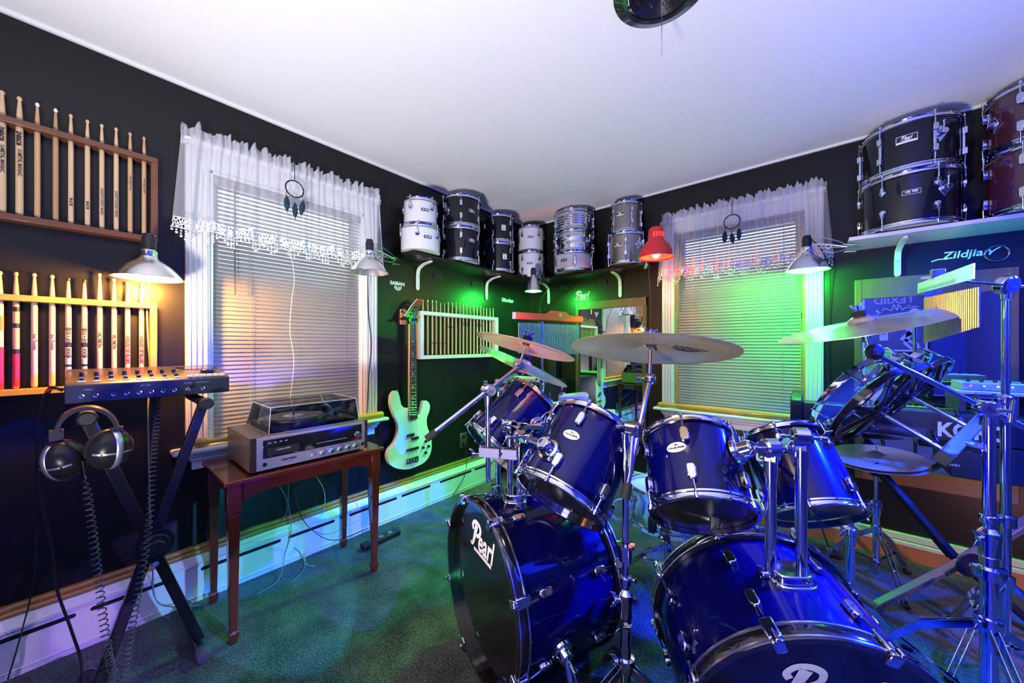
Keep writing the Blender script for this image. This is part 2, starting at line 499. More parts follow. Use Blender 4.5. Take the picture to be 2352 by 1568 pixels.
def valance(side, a, b, label, seed):
    rnd = random.Random(seed)
    t = thing('lace_valance', label, 'curtain', wp(side, (a + b) / 2, .05, 2.0))
    N = 420; ztop, zrod, zhem, zl = 2.118, 2.065, 1.705, 1.665
    ph = [rnd.uniform(0, 6) for _ in range(8)]
    def fold(u, z):
        s = (u - a) / (b - a)
        k = (2.065 - z) / .4
        f = .010 * math.sin(s * 150 + ph[0] + 2 * math.sin(s * 17 + ph[1])) * (1.15 - .5 * k) + .016 * k * math.sin(s * 46 + ph[2] + 2.2 * math.sin(s * 9 + ph[3])) + .006 * math.sin(s * 83 + ph[4])
        e = 0
        if s < .05: e = (1 - s / .05)
        if s > .95: e = (s - .95) / .05
        return .085 + f * (1 - .3 * e) - .045 * e * e
    def hang(u):
        s = (u - a) / (b - a)
        return .012 * math.sin(s * 46 + ph[2]) * .6
    def sheet(zs, extra=0):
        mb = MB(); mb.flat = True; vs = []
        for j, z in enumerate(zs):
            for i in range(N + 1):
                u = a + (b - a) * i / N
                s = i / N
                zz = z + (hang(u) * (2.065 - z) / .4 if z < 2.06 else 0)
                flare = (1 + .25 * max(0, (2.065 - z) / .4))
                uu = u + ((s - .5) * .06 * max(0, (2.065 - z) / .4))
                vs.append(wp(side, uu, fold(u, z) + extra, zz))
        fs = [(j * (N + 1) + i, j * (N + 1) + i + 1, (j + 1) * (N + 1) + i + 1, (j + 1) * (N + 1) + i) for j in range(len(zs) - 1) for i in range(N)]
        return mb.add(vs, fs)
    obj('sheer_panel', sheet([zrod + .01 - (zrod + .01 - zhem) * k / 10 for k in range(11)]), msheer, t)
    # gathered header
    mb = MB(); mb.flat = True; vs = []
    for j in range(5):
        for i in range(N + 1):
            s = i / N; u = a + (b - a) * s
            fr = .007 * math.sin(s * 300 + 3 * math.sin(s * 31 + ph[5]))
            top = .012 * math.sin(s * 95 + 2.5 * math.sin(s * 23 + ph[6])) + .006 * math.sin(s * 260)
            z = zrod + (ztop - zrod + top) * j / 4
            o = fold(u, 2.065) + fr * (.5 + j * .3) + (.010 if j in (0, 1) else 0)
            vs.append(wp(side, u, o, z - .02 if j == 0 else z))
    mb.add(vs, [(j * (N + 1) + i, j * (N + 1) + i + 1, (j + 1) * (N + 1) + i + 1, (j + 1) * (N + 1) + i) for j in range(4) for i in range(N)])
    obj('gathered_header', mb, msheer, t)
    obj('gathered_header', MB().add([v + wp(side, 0, -.012, .0) for v in mb.v], mb.f), msheer, t)
    obj('curtain_rod', MB().tube([wp(side, a + .01, .0, zrod), wp(side, a + .01, .07, zrod), wp(side, b - .01, .07, zrod), wp(side, b - .01, 0, zrod)], .006, 8), mtrimw, t)
    obj('lace_trim', sheet([zhem + .004, zl + .01, zl]), mlace, t)
    bd = MB(); u = a
    while u < b:
        s = (u - a) / (b - a)
        n = 2 + int(3.2 * (.5 + .5 * math.sin(s * 75 + ph[7])) + rnd.random())
        z = zl - .004 + hang(u)
        uu = u + (s - .5) * .06
        for k in range(n):
            bd.sphere(wp(side, uu + rnd.uniform(-.001, .001), fold(u, zl), z), .0045 if k < n - 1 else .006, 6); z -= .0115
        u += .0125
    bd.tube([wp(side, a + (b - a) * k / 60 + (k / 60 - .5) * .06, fold(a + (b - a) * k / 60, zl), zl - .004 + hang(a + (b - a) * k / 60)) for k in range(61)], .002, 5)
    obj('bead_fringe', bd, mbead, t)
    return t
va, vb = W(418, 500, 'X', .08).y, W(879, 500, 'X', .08).y
valance('L', va, vb, 'white sheer valance with beaded lace hem over the left wall window', 3)
va, vb = W(1516, 500, 'Y', -.08).x, W(1900, 500, 'Y', -.08).x
valance('B', va, vb, 'white sheer valance with beaded lace hem over the back wall window', 5)

# dream catchers
def catcher(side, px, py, pytop, r, label):
    out_ = .125
    c = W(px, py, 'X' if side == 'L' else 'Y', out_ if side == 'L' else -out_)
    u = c.y if side == 'L' else c.x
    top = W(px, pytop, 'X' if side == 'L' else 'Y', out_ if side == 'L' else -out_).z
    nrm = V((1, 0, 0)) if side == 'L' else V((0, -1, 0))
    t = thing('dreamcatcher', label, 'dreamcatcher', c)
    mk = mat('black_leather', (.012, .012, .013), .6); mf = mat('dark_teal_feather', (.010, .035, .055), .8)
    obj('hoop', MB().torus(c, nrm, r, .0035, 32, 6), mk, t)
    q = lambda du, dz: wp(side, u + du, out_, c.z + dz)
    obj('hanging_cord', MB().tube([wp(side, u, out_, c.z + r), wp(side, u, out_, top)], .002, 5), mk, t)
    wb = MB()
    for k in range(12):
        a0, a1 = 2 * PI * k / 12, 2 * PI * (k + .5) / 12; a2 = 2 * PI * (k + 1) / 12
        wb.tube([q(r * math.cos(a0), r * math.sin(a0)), q(r * .42 * math.cos(a1), r * .42 * math.sin(a1)), q(r * math.cos(a2), r * math.sin(a2))], .0014, 4)
        wb.tube([q(r * .42 * math.cos(a1), r * .42 * math.sin(a1)), q(r * .15 * math.cos(a0), r * .15 * math.sin(a0))], .0012, 4)
    obj('web', wb, mat('pale_thread', (.7, .7, .68), .7), t)
    for du, dz in ((-r * .9, -r * .45), (0, -r), (r * .9, -r * .45)):
        cd = MB().tube([q(du, dz), q(du, dz - .032)], .0014, 4)
        s_ = obj('strand', cd, mk, t)
        obj('bead', MB().sphere(q(du, dz - .026), .0045, 8), mat('brown_bead', (.25, .10, .05), .3), s_)
        rnd = random.Random(int(px + du * 1000))
        for kk in range(2):
            fl = .082 + rnd.uniform(-.01, .015); lean = rnd.uniform(-.012, .012); mb = MB(); mb.flat = True; vs = []
            for j in range(11):
                s = j / 10; wd = .013 * math.sin(PI * min(1, s * 1.15 + .05)) ** .6
                for k2 in (-1, 0, 1):
                    vs.append(q(du + lean * s + k2 * wd, dz - .032 - fl * s) + nrm * (.004 * (1 - abs(k2)) + .004 * kk))
            for j in range(10):
                for k2 in (0, 1): mb.f.append((j * 3 + k2, j * 3 + k2 + 1, j * 3 + k2 + 4, j * 3 + k2 + 3))
            mb.v = vs
            obj('feather', mb, mf, t)
catcher('L', 677, 434, 365, .042, 'small black hoop dreamcatcher with blue feathers before the left wall window')
catcher('B', 1681, 509, 455, .045, 'small black hoop dreamcatcher with dark feathers before the back wall window')

# giant drumsticks lying on the sills
def stick_profile(L, r, tip=1.0):
    return [(0, 0), (r * .55, .0015), (r * .85, .004), (r * .97, .008), (r, .014), (r, L * .70), (r * .93, L * .78), (r * .70, L * .88), (r * .48, L * .955),
            (r * .42, L * .965), (r * .62 * tip, L * .972), (r * .72 * tip, L * .980), (r * .66 * tip, L * .990), (r * .40 * tip, L * .998), (0, L)]
mbig = mat('amber_varnished_wood', (.72, .33, .05), .25, coat=.5, noise=(5, .75, (10, 10, 1)))
for side, pa, pb, lab in (('L', (437, 1015), (880, 955), 'giant amber drumstick lying on the left wall window sill'), ('B', (1510, 925), (1862, 962), 'giant amber drumstick lying on the back wall window sill')):
    if side == 'L':
        y0, y1 = W(pa[0], pa[1], 'X', .045).y, W(pb[0], pb[1], 'X', .045).y
        o = V((.046, y1, SILL + .021)); d = V((0, -1, 0)); L = y1 - y0
    else:
        x0, x1 = W(pa[0], pa[1], 'Y', -.045).x, W(pb[0], pb[1], 'Y', -.045).x
        o = V((x1 + .06, -.046, SILL + .021)); d = V((-1, 0, 0)); L = x1 + .06 - x0
    ps = [(0, 0), (.014, .002), (.019, .008), (.0205, .02), (.0205, L * .7), (.018, L * .82), (.011, L * .915), (.010, L * .925), (.018, L * .94), (.0205, L * .96), (.018, L * .98), (.010, L * .996), (0, L)]
    tag(obj('giant_drumstick', MB().lathe(ps, o, d, 24), mbig), lab, 'drumstick')

# ================================================================ STICK RACKS
mrack = wood('dark_walnut_rack', (.20, .070, .028), .4, .35, 5, (10, 1.2, 10))
mrack2 = wood('honey_rack_wood', (.62, .34, .08), .7, .35, 5, (10, 1.2, 10))
msticks = [mat('hickory_%s' % n, c, .42, noise=(8, .8, (12, 12, 1)), coat=.15) for n, c in (('pale', (.70, .47, .26)), ('honey', (.60, .36, .17)), ('tan', (.48, .27, .13)))]
mtipw = mat('white_nylon_tip', (.8, .78, .72), .3); mtipk = mat('black_tip', (.02, .02, .02), .5)

STK = {}
def drumstick(x, y, z, L, r, m, label, group, tip=None, text=None, tcol=None, tz=.3, tsize=None, bands=None, rot=0, text2=None):
    key = (round(L, 3), r, m.name, tip)
    t = thing('drumstick', label, 'drumstick', V((x, y, z)), group)
    pf = stick_profile(L, r)
    cut = 9
    body = MB().lathe(pf[:cut + 1], (0, 0, 0), (0, 0, 1), 14); tp = MB().lathe(pf[cut:], (0, 0, 0), (0, 0, 1), 14)
    obj('shaft', body, m, t, local=True); obj('tip', tp, {None: m, 'w': mtipw, 'k': mtipk}[tip], t, local=True)
    # lettering runs up the face turned to the room
    if text:
        dr = CAM - V((x, y, 0)); dr.z = 0; dr.normalize()
        s = V((0, 0, 1)).cross(dr)
        M = Matrix((V((0, 0, 1)) * -1, s * 1, dr)).transposed().to_4x4()
        M = Matrix((V((0, 0, -1)), V((0, 0, 1)).cross(dr), dr)).transposed().to_4x4()
        M = Matrix((-V((0, 0, 1)), s * -1 * -1, dr)).transposed().to_4x4()
        x_ = V((0, 0, -1)); z_ = dr; y_ = z_.cross(x_)
        M = Matrix((x_, y_, z_)).transposed().to_4x4(); M.translation = dr * (r + .0006) + V((0, 0, tz * L))
        obj('lettering', textmb(text, tsize or r * 1.5, M, .0006), mat('stick_ink_%s' % (tcol or 'k'), {'k': (.015, .015, .02), 'r': (.6, .03, .04), 'g': (.10, .09, .10)}[tcol or 'k'], .5), t, local=True)
    if text2:
        M2 = M.copy(); M2.translation = dr * (r + .0006) + V((0, 0, (tz + .20) * L)); obj('lettering', textmb(text2, .021, M2, .0012), logok, t, local=True)
    for bz0, bz1, bc in (bands or []):
        mm = mat('stick_band_' + bc, {'red': (.55, .03, .04), 'black': (.015, .015, .02), 'orange': (.75, .2, .03)}[bc], .4)
        obj('painted_band', MB().lathe([(r + .0004, bz0 * L), (r + .0004, bz1 * L)], (0, 0, 0), (0, 0, 1), 14), mm, t, local=True)
    return t

def racks():
    X1 = .035
    # rack with uprights: top rail and bottom rail, run out of the frame on the left
    for z0, z1, mm, lab in ((1, 2, mrack, 'dark walnut wall rack for drumsticks, above the lit clamp lamp'), (3, 4, mrack2, 'honey coloured wall rack for drumsticks, below the lit clamp lamp')):
        if mm is mrack:
            yr = W(363, 450, 'X', .045).y; zt = W(363, 364, 'X', .05).z; zb = W(336, 553, 'X', .05).z; yr2 = yr
        else:
            yr = W(361, 760, 'X', .045).y; zt = W(361, 697, 'X', .05).z; zb = W(0, 911, 'X', .05).z
        r = thing('drumstick_rack', lab, 'rack', V((0, yr, zb)))
        y0 = W(0, 500, 'X', .05).y - .14
        obj('top_rail', MB().bx(0, .05, y0, yr, zt - .022, zt), mm, r, bev=.002)
        obj('bottom_rail', MB().bx(0, .05, y0, yr, zb, zb + .022), mm, r, bev=.002)
        obj('side_post', MB().bx(0, .05, yr - .022, yr, zb + .022, zt - .022), mm, r, bev=.002)
        obj('side_post', MB().bx(0, .05, y0, y0 + .022, zb + .022, zt - .022), mm, r, bev=.002)
        if mm is mrack: ZB1, ZT1 = zb, zt
        else: ZB2, ZT2 = zb, zt
    a = [(5, 208, 0, None, 'peace'), (45, 222, 0, None, 'peace'), (86, 236, 1, 'w', None), (128, 249, 2, 'w', None), (163, 262, 0, None, 'M.dl 5B'), (201, 275, 0, None, 'M.dl 5B'),
         (234, 285, 0, None, 'DADDY\'S JUNKY MUSIC'), (267, 293, 0, None, 'DADDY\'S JUNKY MUSIC'), (299, 304, 1, None, '=== PRO ==='), (331, 314, 1, None, '=== PRO ===')]
    desc = ['leftmost thick pale drumstick with bold black lettering in the walnut rack', 'second thick pale drumstick with bold black lettering in the walnut rack',
            'tan drumstick with white tip beside the thick pale ones in the walnut rack', 'brownest drumstick with white tip in the walnut rack',
            'pale drumstick with short 5B mark, next to the brownest one in the walnut rack', 'pale drumstick with short 5B mark, right one of the two in the walnut rack',
            'drumstick with long small print, left one of the two in the walnut rack', 'drumstick with long small print, right one of the two in the walnut rack',
            'drumstick with grey barred print, left one of the two in the walnut rack', 'drumstick at the right end of the walnut rack, next to its side post']
    for (px, pt, mi, tip, tx), d in zip(a, desc):
        pos = W(px, 400, 'X', .026); zt_ = W(px, pt, 'X', .026).z
        big = tx == 'peace'
        drumstick(.026, pos.y, ZB1 + .022, zt_ - ZB1 - .022, .0092 if big else .0074, msticks[mi], d, 'drumsticks in the walnut rack', tip,
                  text='U-METAL MANIAC' if big else tx, tcol='k' if (big or tx and tx.startswith('M')) else 'g', tz=.44 if big else (.2 if tx and 'M.' in tx else .26 if tx and 'DADDY' in tx else .5), tsize=.0115 if big else .010, text2=tx if big else None)
    b_ = [(0, 622, 0, None, None, [(0, .36, 'red'), (.5, .62, 'orange')]), (37, 624, 1, None, None, [(.02, .30, 'red'), (.30, .34, 'black'), (.52, .56, 'black'), (.66, .70, 'black')]), (79, 627, 0, None, 'Joe Tomlin', None), (120, 631, 0, None, 'Joe Tomlin', None),
          (157, 637, 0, 'k', 'OO3 + JOE + 3OO +', [(.18, .20, 'black'), (.27, .28, 'black'), (.36, .40, 'black'), (.52, .53, 'black')]), (194, 641, 0, 'k', 'OO3 + JOE + 3OO +', [(.18, .20, 'black'), (.27, .28, 'black'), (.36, .40, 'black'), (.52, .53, 'black')]),
          (229, 627, 0, None, 'VIC FIRTH', None), (262, 639, 0, None, 'VIC FIRTH', None), (293, 647, 0, None, 'HOUSE OF BLUES', None), (325, 650, 0, None, 'HOUSE OF BLUES', None)]
    desc = ['flame painted drumstick at the left edge of the honey rack', 'red and black flame painted drumstick second in the honey rack', 'plain signed drumstick, left one of the two in the honey rack', 'plain signed drumstick, right one of the two in the honey rack',
            'black tipped drumstick with tattoo pattern, left one of the two', 'black tipped drumstick with tattoo pattern, right one of the two',
            'drumstick with upright black lettering, left one of the two under the lit lamp', 'drumstick with upright black lettering, right one of the two under the lit lamp',
            'drumstick with red lettering, left one of the two under the lit lamp', 'drumstick with red lettering, next to the honey rack side post']
    for (px, pt, mi, tip, tx, bands), d in zip(b_, desc):
        pos = W(px, 800, 'X', .026); zt_ = W(px, pt, 'X', .026).z
        red = tx == 'HOUSE OF BLUES'
        drumstick(.026, pos.y, ZB2 + .022, zt_ - ZB2 - .022, .0078, msticks[mi], d, 'drumsticks in the honey rack', tip, text=tx, tcol='r' if red else 'k' if tx and ('VIC' in tx or '+' in tx) else 'g',
                  tz=.40 if not red else .33, tsize=.0145 if red else .0130, bands=bands or ([(.60, .605, 'black')] if red else None))
racks()

# white framed rack with twenty sticks
def whiterack():
    y0, y1 = W(968, 760, 'X', .09).y, W(1146, 760, 'X', .09).y
    zt, zb = W(968, 713, 'X', .09).z, W(968, 825, 'X', .09).z
    r = thing('drumstick_rack', 'white box framed wall rack holding twenty thin drumsticks beside the bass guitar', 'rack', V((0, y0, zb)))
    mw = mat('white_rack_paint', (.75, .75, .72), .4)
    th = .026
    obj('top_rail', MB().bx(0, .085, y0, y1, zt - th, zt), mw, r, bev=.002)
    obj('bottom_rail', MB().bx(0, .085, y0, y1, zb, zb + th), mw, r, bev=.002)
    obj('side_post', MB().bx(0, .085, y0, y0 + th, zb + th, zt - th), mw, r, bev=.002)
    obj('side_post', MB().bx(0, .085, y1 - th, y1, zb + th, zt - th), mw, r, bev=.002)
    xs = [398, 437, 475, 507, 542, 575, 605, 638, 668, 700, 728, 757, 787, 815, 842, 870, 892, 918, 945, 972]
    ts = [98, 101, 104, 108, 127, 130, 118, 126, 119, 124, 135, 139, 157, 150, 149, 151, 168, 170, 170, 170]
    ords = ['first', 'second', 'third', 'fourth', 'fifth', 'sixth', 'seventh', 'eighth', 'ninth', 'tenth', 'eleventh', 'twelfth', 'thirteenth', 'fourteenth', 'fifteenth', 'sixteenth', 'seventeenth', 'eighteenth', 'nineteenth', 'last']
    for k, (x, tp) in enumerate(zip(xs, ts)):
        px = 860 + x * .2807; py = 660 + tp * .2807
        pos = W(px, 760, 'X', .055); zz = W(px, py, 'X', .055).z
        tip = 'w' if k in (1, 2, 3, 7, 10, 11, 14, 15) else None
        tex = {1: None, 2: '5B', 3: '5B', 4: 'LA', 5: 'LA', 10: 'ROCK', 11: 'ROCK', 14: 'DOM', 15: 'DOM'}.get(k)
        drumstick(.055, pos.y, zb + th, zz - zb - th, .0062, msticks[k % 2 if k < 12 else 0], '%s thin drumstick from the guitar side in the white framed rack%s' % (ords[k], ', white tipped' if tip else ''), 'drumsticks in the white framed rack',
                  tip, text=tex, tcol='k', tz=.22 if k < 9 else .6, tsize=.012, bands=[(.52, .535, 'black')] if k in (6, 7) else None)
whiterack()
# ================================================================ DRUM BUILDER
def lug_mesh(style, h=.05):
    mb = MB()
    if style == 'box':      # two flat boxes bridged by a narrow bar (long double ended lug)
        pass
    return mb

def drum(name, label, cat, M, R, L, shell, n=6, lug='short', a0=0., group=None, badge=None, headt=None, headb=None, hoop='metal', cut=False, ribs=0, hoopm=None, lugm=None):
    t = thing(name, label, cat, M, group)
    hm = hoopm or chrome; lm = lugm or chrome
    sp_ = [(R, .012 if not cut else .001), (R, L - .012)]
    if ribs:
        sp_ = []
        for k in range(ribs * 4 + 1):
            z = .012 + (L - .024) * k / (ribs * 4); mid = abs(z / L - .5) < .30
            sp_.append((R + (.0028 if (k % 4 in (1, 2)) and mid else 0), z))
    sh = MB().lathe(sp_, n=64); obj('shell', sh, shell, t, local=True)
    hw = .045 if hoop == 'wood' else .016
    if hoop == 'wood':
        for z0, z1 in ((-.022, .020), (L - .020, L + .022)):
            p_ = [(R + .001, z0), (R + .013, z0), (R + .015, z0 + .003), (R + .015, z1 - .003), (R + .013, z1), (R + .001, z1)]
            h = obj('hoop', MB().lathe(p_, n=72, closed=True), hoopblack, t, local=True)
            i_ = MB()
            for zz in (z0 + .006, z1 - .006): i_.lathe([(R + .0152, zz - .0025), (R + .0162, zz - .002), (R + .0162, zz + .002), (R + .0152, zz + .0025)], n=72)
            obj('inlay', i_, chrome_s, h, local=True)
    else:
        for zc, s_ in ((.0, -1), (L, 1)):
            if cut and s_ < 0: continue
            p_ = [(R - .002, zc + s_ * .012), (R + .003, zc + s_ * .013), (R + .007, zc + s_ * .011), (R + .005, zc + s_ * .007), (R + .005, zc - s_ * .002), (R + .010, zc - s_ * .004), (R + .010, zc - s_ * .009), (R + .002, zc - s_ * .010), (R + .002, zc + s_ * .010)]
            obj('hoop', MB().lathe(p_, n=64, closed=True), hm, t, local=True)
    for z, hmat, nm in ((.003, headb, 'bottom_head'), (L - .003, headt, 'top_head')):
        if hmat is None: continue
        mb = MB(); mb.flat = True; disc(mb, Matrix.Translation((0, 0, z)), R, R, 64); obj(nm, mb, hmat, t, local=True, smooth=False)
    for i in range(n):
        a = a0 + 2 * PI * i / n; ca, sa = math.cos(a), math.sin(a); d = V((ca, sa, 0)); s = V((-sa, ca, 0))
        rot = Matrix((s, V((0, 0, 1)), d)).transposed()
        def pt(r, z, o=0): return d * r + s * o + V((0, 0, z))
        rr = R + (.020 if hoop == 'wood' else .009)
        if lug == 'long':
            mb = MB()
            mb.box(pt(R + .007, L / 2), (.012, L * .55, .012), rot)
            for q in (-1, 1): mb.box(pt(R + .010, L / 2 + q * L * .22), (.019, L * .15, .020), rot)
            o = obj('lug', mb, lm, t, local=True, bev=.003)
            rods = [(L * .80, L + .010), (L * .20, -.010)]
        elif lug == 'teardrop':
            for zc in ((L * .70, L * .30) if not cut else (L * .62,)):
                mb = MB().lathe([(0, 0), (.013, .001), (.015, .006), (.010, .014), (0, .017)], pt(R, zc), d, 14)
                mb.box(pt(R + .008, zc + (.012 if zc > L / 2 or cut else -.012)), (.013, .028, .014), rot)
                o = obj('lug', mb, lm, t, local=True, bev=.002)
            rods = [(L * .78, L + .010)] + ([(L * .22, -.010)] if not cut else [])
        else:
            lh = .046 if hoop != 'wood' else .046
            ins = .055 if hoop != 'wood' else .085
            rods = []
            for zc, q in ((L - ins, 1), (ins, -1)):
                mb = MB()
                if lug == 'flat': mb.box(pt(R + .006, zc), (.020, .042, .013), rot)
                else:
                    w = .024
                    pr = [(-w / 2, -lh * .35), (-w * .34, -lh * .5), (w * .34, -lh * .5), (w / 2, -lh * .35), (w / 2, lh * .28), (w * .28, lh * .5), (-w * .28, lh * .5), (-w / 2, lh * .28)]
                    pr = [(x, y * q) for x, y in pr]
                    MM = Matrix((s, V((0, 0, 1)), s.cross(V((0, 0, 1))))).transposed().to_4x4(); MM.translation = pt(R - .001, zc)
                    mb.prism(pr, MM, .017 if s.cross(V((0, 0, 1))).dot(d) > 0 else -.017)
                o = obj('lug', mb, lm, t, local=True, bev=.0035)
                r_ = MB().cyl(pt(R + .012, zc + q * lh * .4), pt(rr + .002, (L + .006 if q > 0 else -.006)), .0028, n=8)
                r_.cyl(pt(rr + .002, L + .002 if q > 0 else -.002), pt(rr + .002, L + .016 if q > 0 else -.016), .0048, n=8)
                obj('tension_rod', r_, lm, o, local=True)
                if hoop == 'wood':      # claw hook over the hoop
                    c_ = MB(); zz = L if q > 0 else 0
                    c_.box(pt(R + .019, zz - q * .002), (.030, .048, .010), rot); c_.box(pt(R + .006, zz + q * .025), (.026, .010, .030), rot)
                    c_.cyl(pt(R + .026, zz + q * .016), pt(R + .026, zz + q * .036), .007, n=10)
                    obj('claw', c_, lm, o, local=True, bev=.004)
        for zA, zB in rods:
            obj('tension_rod', MB().cyl(pt(R + .011, zA), pt(rr, zB), .0028, n=8).cyl(pt(rr, zB - .004), pt(rr, zB + .008), .0045, n=8), lm, t, local=True)
    if badge:
        kind, ang, z, sz = badge
        d = V((math.cos(ang), math.sin(ang), 0)); x_ = V((0, 0, 1)).cross(d)
        Mb = Matrix((x_, V((0, 0, 1)), d)).transposed().to_4x4(); Mb.translation = d * (R + .0015) + V((0, 0, z))
        put_badge(t, kind, Mb, sz, R)
    return t

mbadgek = mat('badge_black', (.02, .02, .022), .4)
mbadgew = mat('badge_silver', (.78, .76, .72), .35)
def curve(mb, M, R):
    """wrap a flat badge round the shell"""
    Mi = M.inverted(); out = []
    for v in mb.v:
        q = Mi @ v; th = q.x / R
        out.append(M @ V((math.sin(th) * (R + q.z), q.y, (math.cos(th) - 1) * R + q.z * math.cos(th))))
    mb.v = out; return mb
def gridrect(M, w, h, z=0, n=8):
    mb = MB(); mb.flat = True
    for i in range(n + 1):
        x = -w / 2 + w * i / n; mb.v += [M @ V((x, -h / 2, z)), M @ V((x, h / 2, z))]
    mb.f = [(2 * i, 2 * i + 2, 2 * i + 3, 2 * i + 1) for i in range(n)]
    return mb
def put_badge(t, kind, M, sz, R):
    T = lambda x, y, z: M @ Matrix.Translation((x, y, z))
    if kind == 'cb700':
        p = obj('badge', curve(gridrect(M, sz, sz * .38), M, R), mbadgek, t, local=True)
        obj('lettering', curve(textmb('CB 700', sz * .26, T(0, 0, .0008), .004), M, R), logow, p, local=True)
    elif kind == 'cbout':
        p = obj('badge', curve(gridrect(M, sz, sz * .42), M, R), mbadgew, t, local=True)
        obj('badge_field', curve(gridrect(M, sz * .95, sz * .36, .0006), M, R), mbadgek, p, local=True)
        obj('lettering', curve(textmb('CB', sz * .34, T(-sz * .12, 0, .0012), .008), M, R), logow, p, local=True)
        obj('lettering', curve(textmb('700', sz * .15, T(sz * .27, -.003, .0012), .004), M, R), logow, p, local=True)
    elif kind == 'cb700w':
        p = obj('badge', curve(gridrect(M, sz, sz * .36), M, R), mbadgew, t, local=True)
        obj('badge_field', curve(gridrect(M, sz * .96, sz * .31, .0006), M, R), mbadgek, p, local=True)
        obj('lettering', curve(textmb('CB 700', sz * .22, T(0, .001, .0012), .004), M, R), logow, p, local=True)
    elif kind == 'royce':
        p = obj('badge', curve(gridrect(M, sz, sz * 1.25), M, R), mbadgew, t, local=True)
        obj('lettering', curve(textmb('ROYCE', sz * .26, T(0, sz * .40, .0008), .003), M, R), logok, p, local=True)
        mb = MB(); disc(mb, T(0, -sz * .22, .0008), sz * .14, sz * .17, 12); obj('emblem', curve(mb, M, R), logok, p, local=True)
    elif kind == 'pearlbar':
        p = obj('badge', curve(gridrect(M, sz, sz * .52), M, R), mbadgew, t, local=True)
        obj('badge_field', curve(gridrect(T(0, sz * .05, 0), sz * .95, sz * .36, .0006), M, R), mbadgek, p, local=True)
        obj('lettering', curve(pearlmb(T(-sz * .02, sz * .06, .0012), sz * .25, .12), M, R), logow, p, local=True)
    elif kind == 'forum':
        mb = MB(); disc(mb, M, sz, sz * .56, 40); p = obj('badge', curve(mb, M, R), mbadgew, t, local=True)
        obj('lettering', curve(pearlmb(T(0, sz * .28, .0008), sz * .20, .14), M, R), logok, p, local=True)
        obj('lettering', curve(textmb('FORUM SERIES', sz * .26, T(0, -.002, .0008), .002), M, R), logok, p, local=True)
        obj('lettering', curve(textmb('DRUM SET', sz * .12, T(0, -sz * .22, .0008)), M, R), logok, p, local=True)

# ================================================================ SHELVES
mshelf = mat('black_shelf_board', (.012, .012, .013), .3, spec=.5)
mshelfw = mat('lilac_white_shelf_board', (.62, .62, .66), .4)
mbrk = mat('white_enamel_bracket', (.78, .78, .78), .35)
SH = .213
ZS = W(947, 582, 'X', SH).z
yend = W(947, 582, 'X', SH).y
xend = W(1483, 612, 'Y', -SH).x
sb = MB()
Mz = Matrix.Translation((0, 0, ZS))
sb.prism([(0, 0), (0, yend), (SH, yend), (SH, -SH - .0), (xend, -SH), (xend, 0)], Mz, .018)
s1 = obj('corner_shelf', sb, mshelf, bev=.001, smooth=False)
tag(s1, 'black L shaped corner shelf carrying the stacked drums', 'shelf')
SHT = ZS + .018
def bracket(side, u, label, r=.17, h=.19, z=None, mm=mbrk):
    z = ZS if z is None else z
    t = thing('shelf_bracket', label, 'bracket', wp(side, u, .0, z), 'white shelf brackets')
    pts = [(r, -.008), (r * .5, -.016), (.045, -.030), (.020, -.045), (.010, -.075), (.008, -h * .6), (.008, -h)]
    pts = [(a, b) for a, b in sp2(pts, 4)]
    mb = MB(); w = .013
    for i in range(len(pts) - 1):
        pass
    vs = []; fs = []
    for i, (o, dz) in enumerate(pts):
        a = pts[max(i - 1, 0)]; b_ = pts[min(i + 1, len(pts) - 1)]
        tx, tz = b_[0] - a[0], b_[1] - a[1]; q = math.hypot(tx, tz); nx, nz = tz / q * .005, -tx / q * .005
        ww = w * (.55 if i == 0 or i == len(pts) - 1 else 1)
        for sgn in (-1, 1):
            vs += [wp(side, u + sgn * ww, o + nx, z + dz + nz), wp(side, u + sgn * ww, max(o - nx, .001), z + dz - nz)]
    for i in range(len(pts) - 1):
        a = i * 4; b_ = a + 4
        fs += [(a, b_, b_ + 1, a + 1), (a + 2, a + 3, b_ + 3, b_ + 2), (a, a + 2, b_ + 2, b_), (a + 1, b_ + 1, b_ + 3, a + 3)]
    fs += [(0, 1, 3, 2), tuple(len(vs) - 4 + k for k in (0, 2, 3, 1))]
    mb.add(vs, fs); obj('arm', mb, mm, t, bev=.002)
    for dz in (-.09, -.165):
        obj('screw', MB().lathe([(.004, 0), (.003, .002), (0, .0025)], wp(side, u, .0135, z + dz), wp(side, 0, 1, 0), 10), chrome_s, t)
bracket('L', W(960, 640, 'X', .01).y, 'white shelf bracket at the window end of the corner shelf')
bracket('L', W(1118, 660, 'X', .01).y, 'white shelf bracket between the white and black drums, over the thin drumstick rack')
bracket('B', W(1260, 660, 'Y', -.01).x, 'white shelf bracket behind the green lit cone lamp')
bracket('B', W(1424, 640, 'Y', -.01).x, 'white shelf bracket under the pewter drums, above the wood framed mirror')
# black joining plates with screws
for side, px, py in (('L', 1006, 633), ('L', 1090, 652), ('B', 1297, 660), ('B', 1384, 648)):
    c = W(px, py, 'X' if side == 'L' else 'Y', .0)
    t = thing('shelf_clip', {1006: 'small black screwed clip plate left of the second bracket', 1090: 'small black screwed clip plate beside the second bracket', 1297: 'small black screwed clip plate right of the green cone lamp', 1384: 'small black screwed clip plate above the mirror top'}[px], 'plate', c)
    u = c.y if side == 'L' else c.x
    mb = MB(); a_, b_ = wp(side, u - .04, 0, c.z - .025), wp(side, u + .04, .008, c.z + .02); mb.bx(a_.x, b_.x, a_.y, b_.y, a_.z, b_.z)
    obj('plate', mb, mshelf, t, bev=.001)
    for du, dz in ((-.025, -.01), (.025, -.015), (-.025, .012)):
        obj('screw', MB().sphere(wp(side, u + du, .009, c.z + dz), .0035, 8), chrome_s, t)

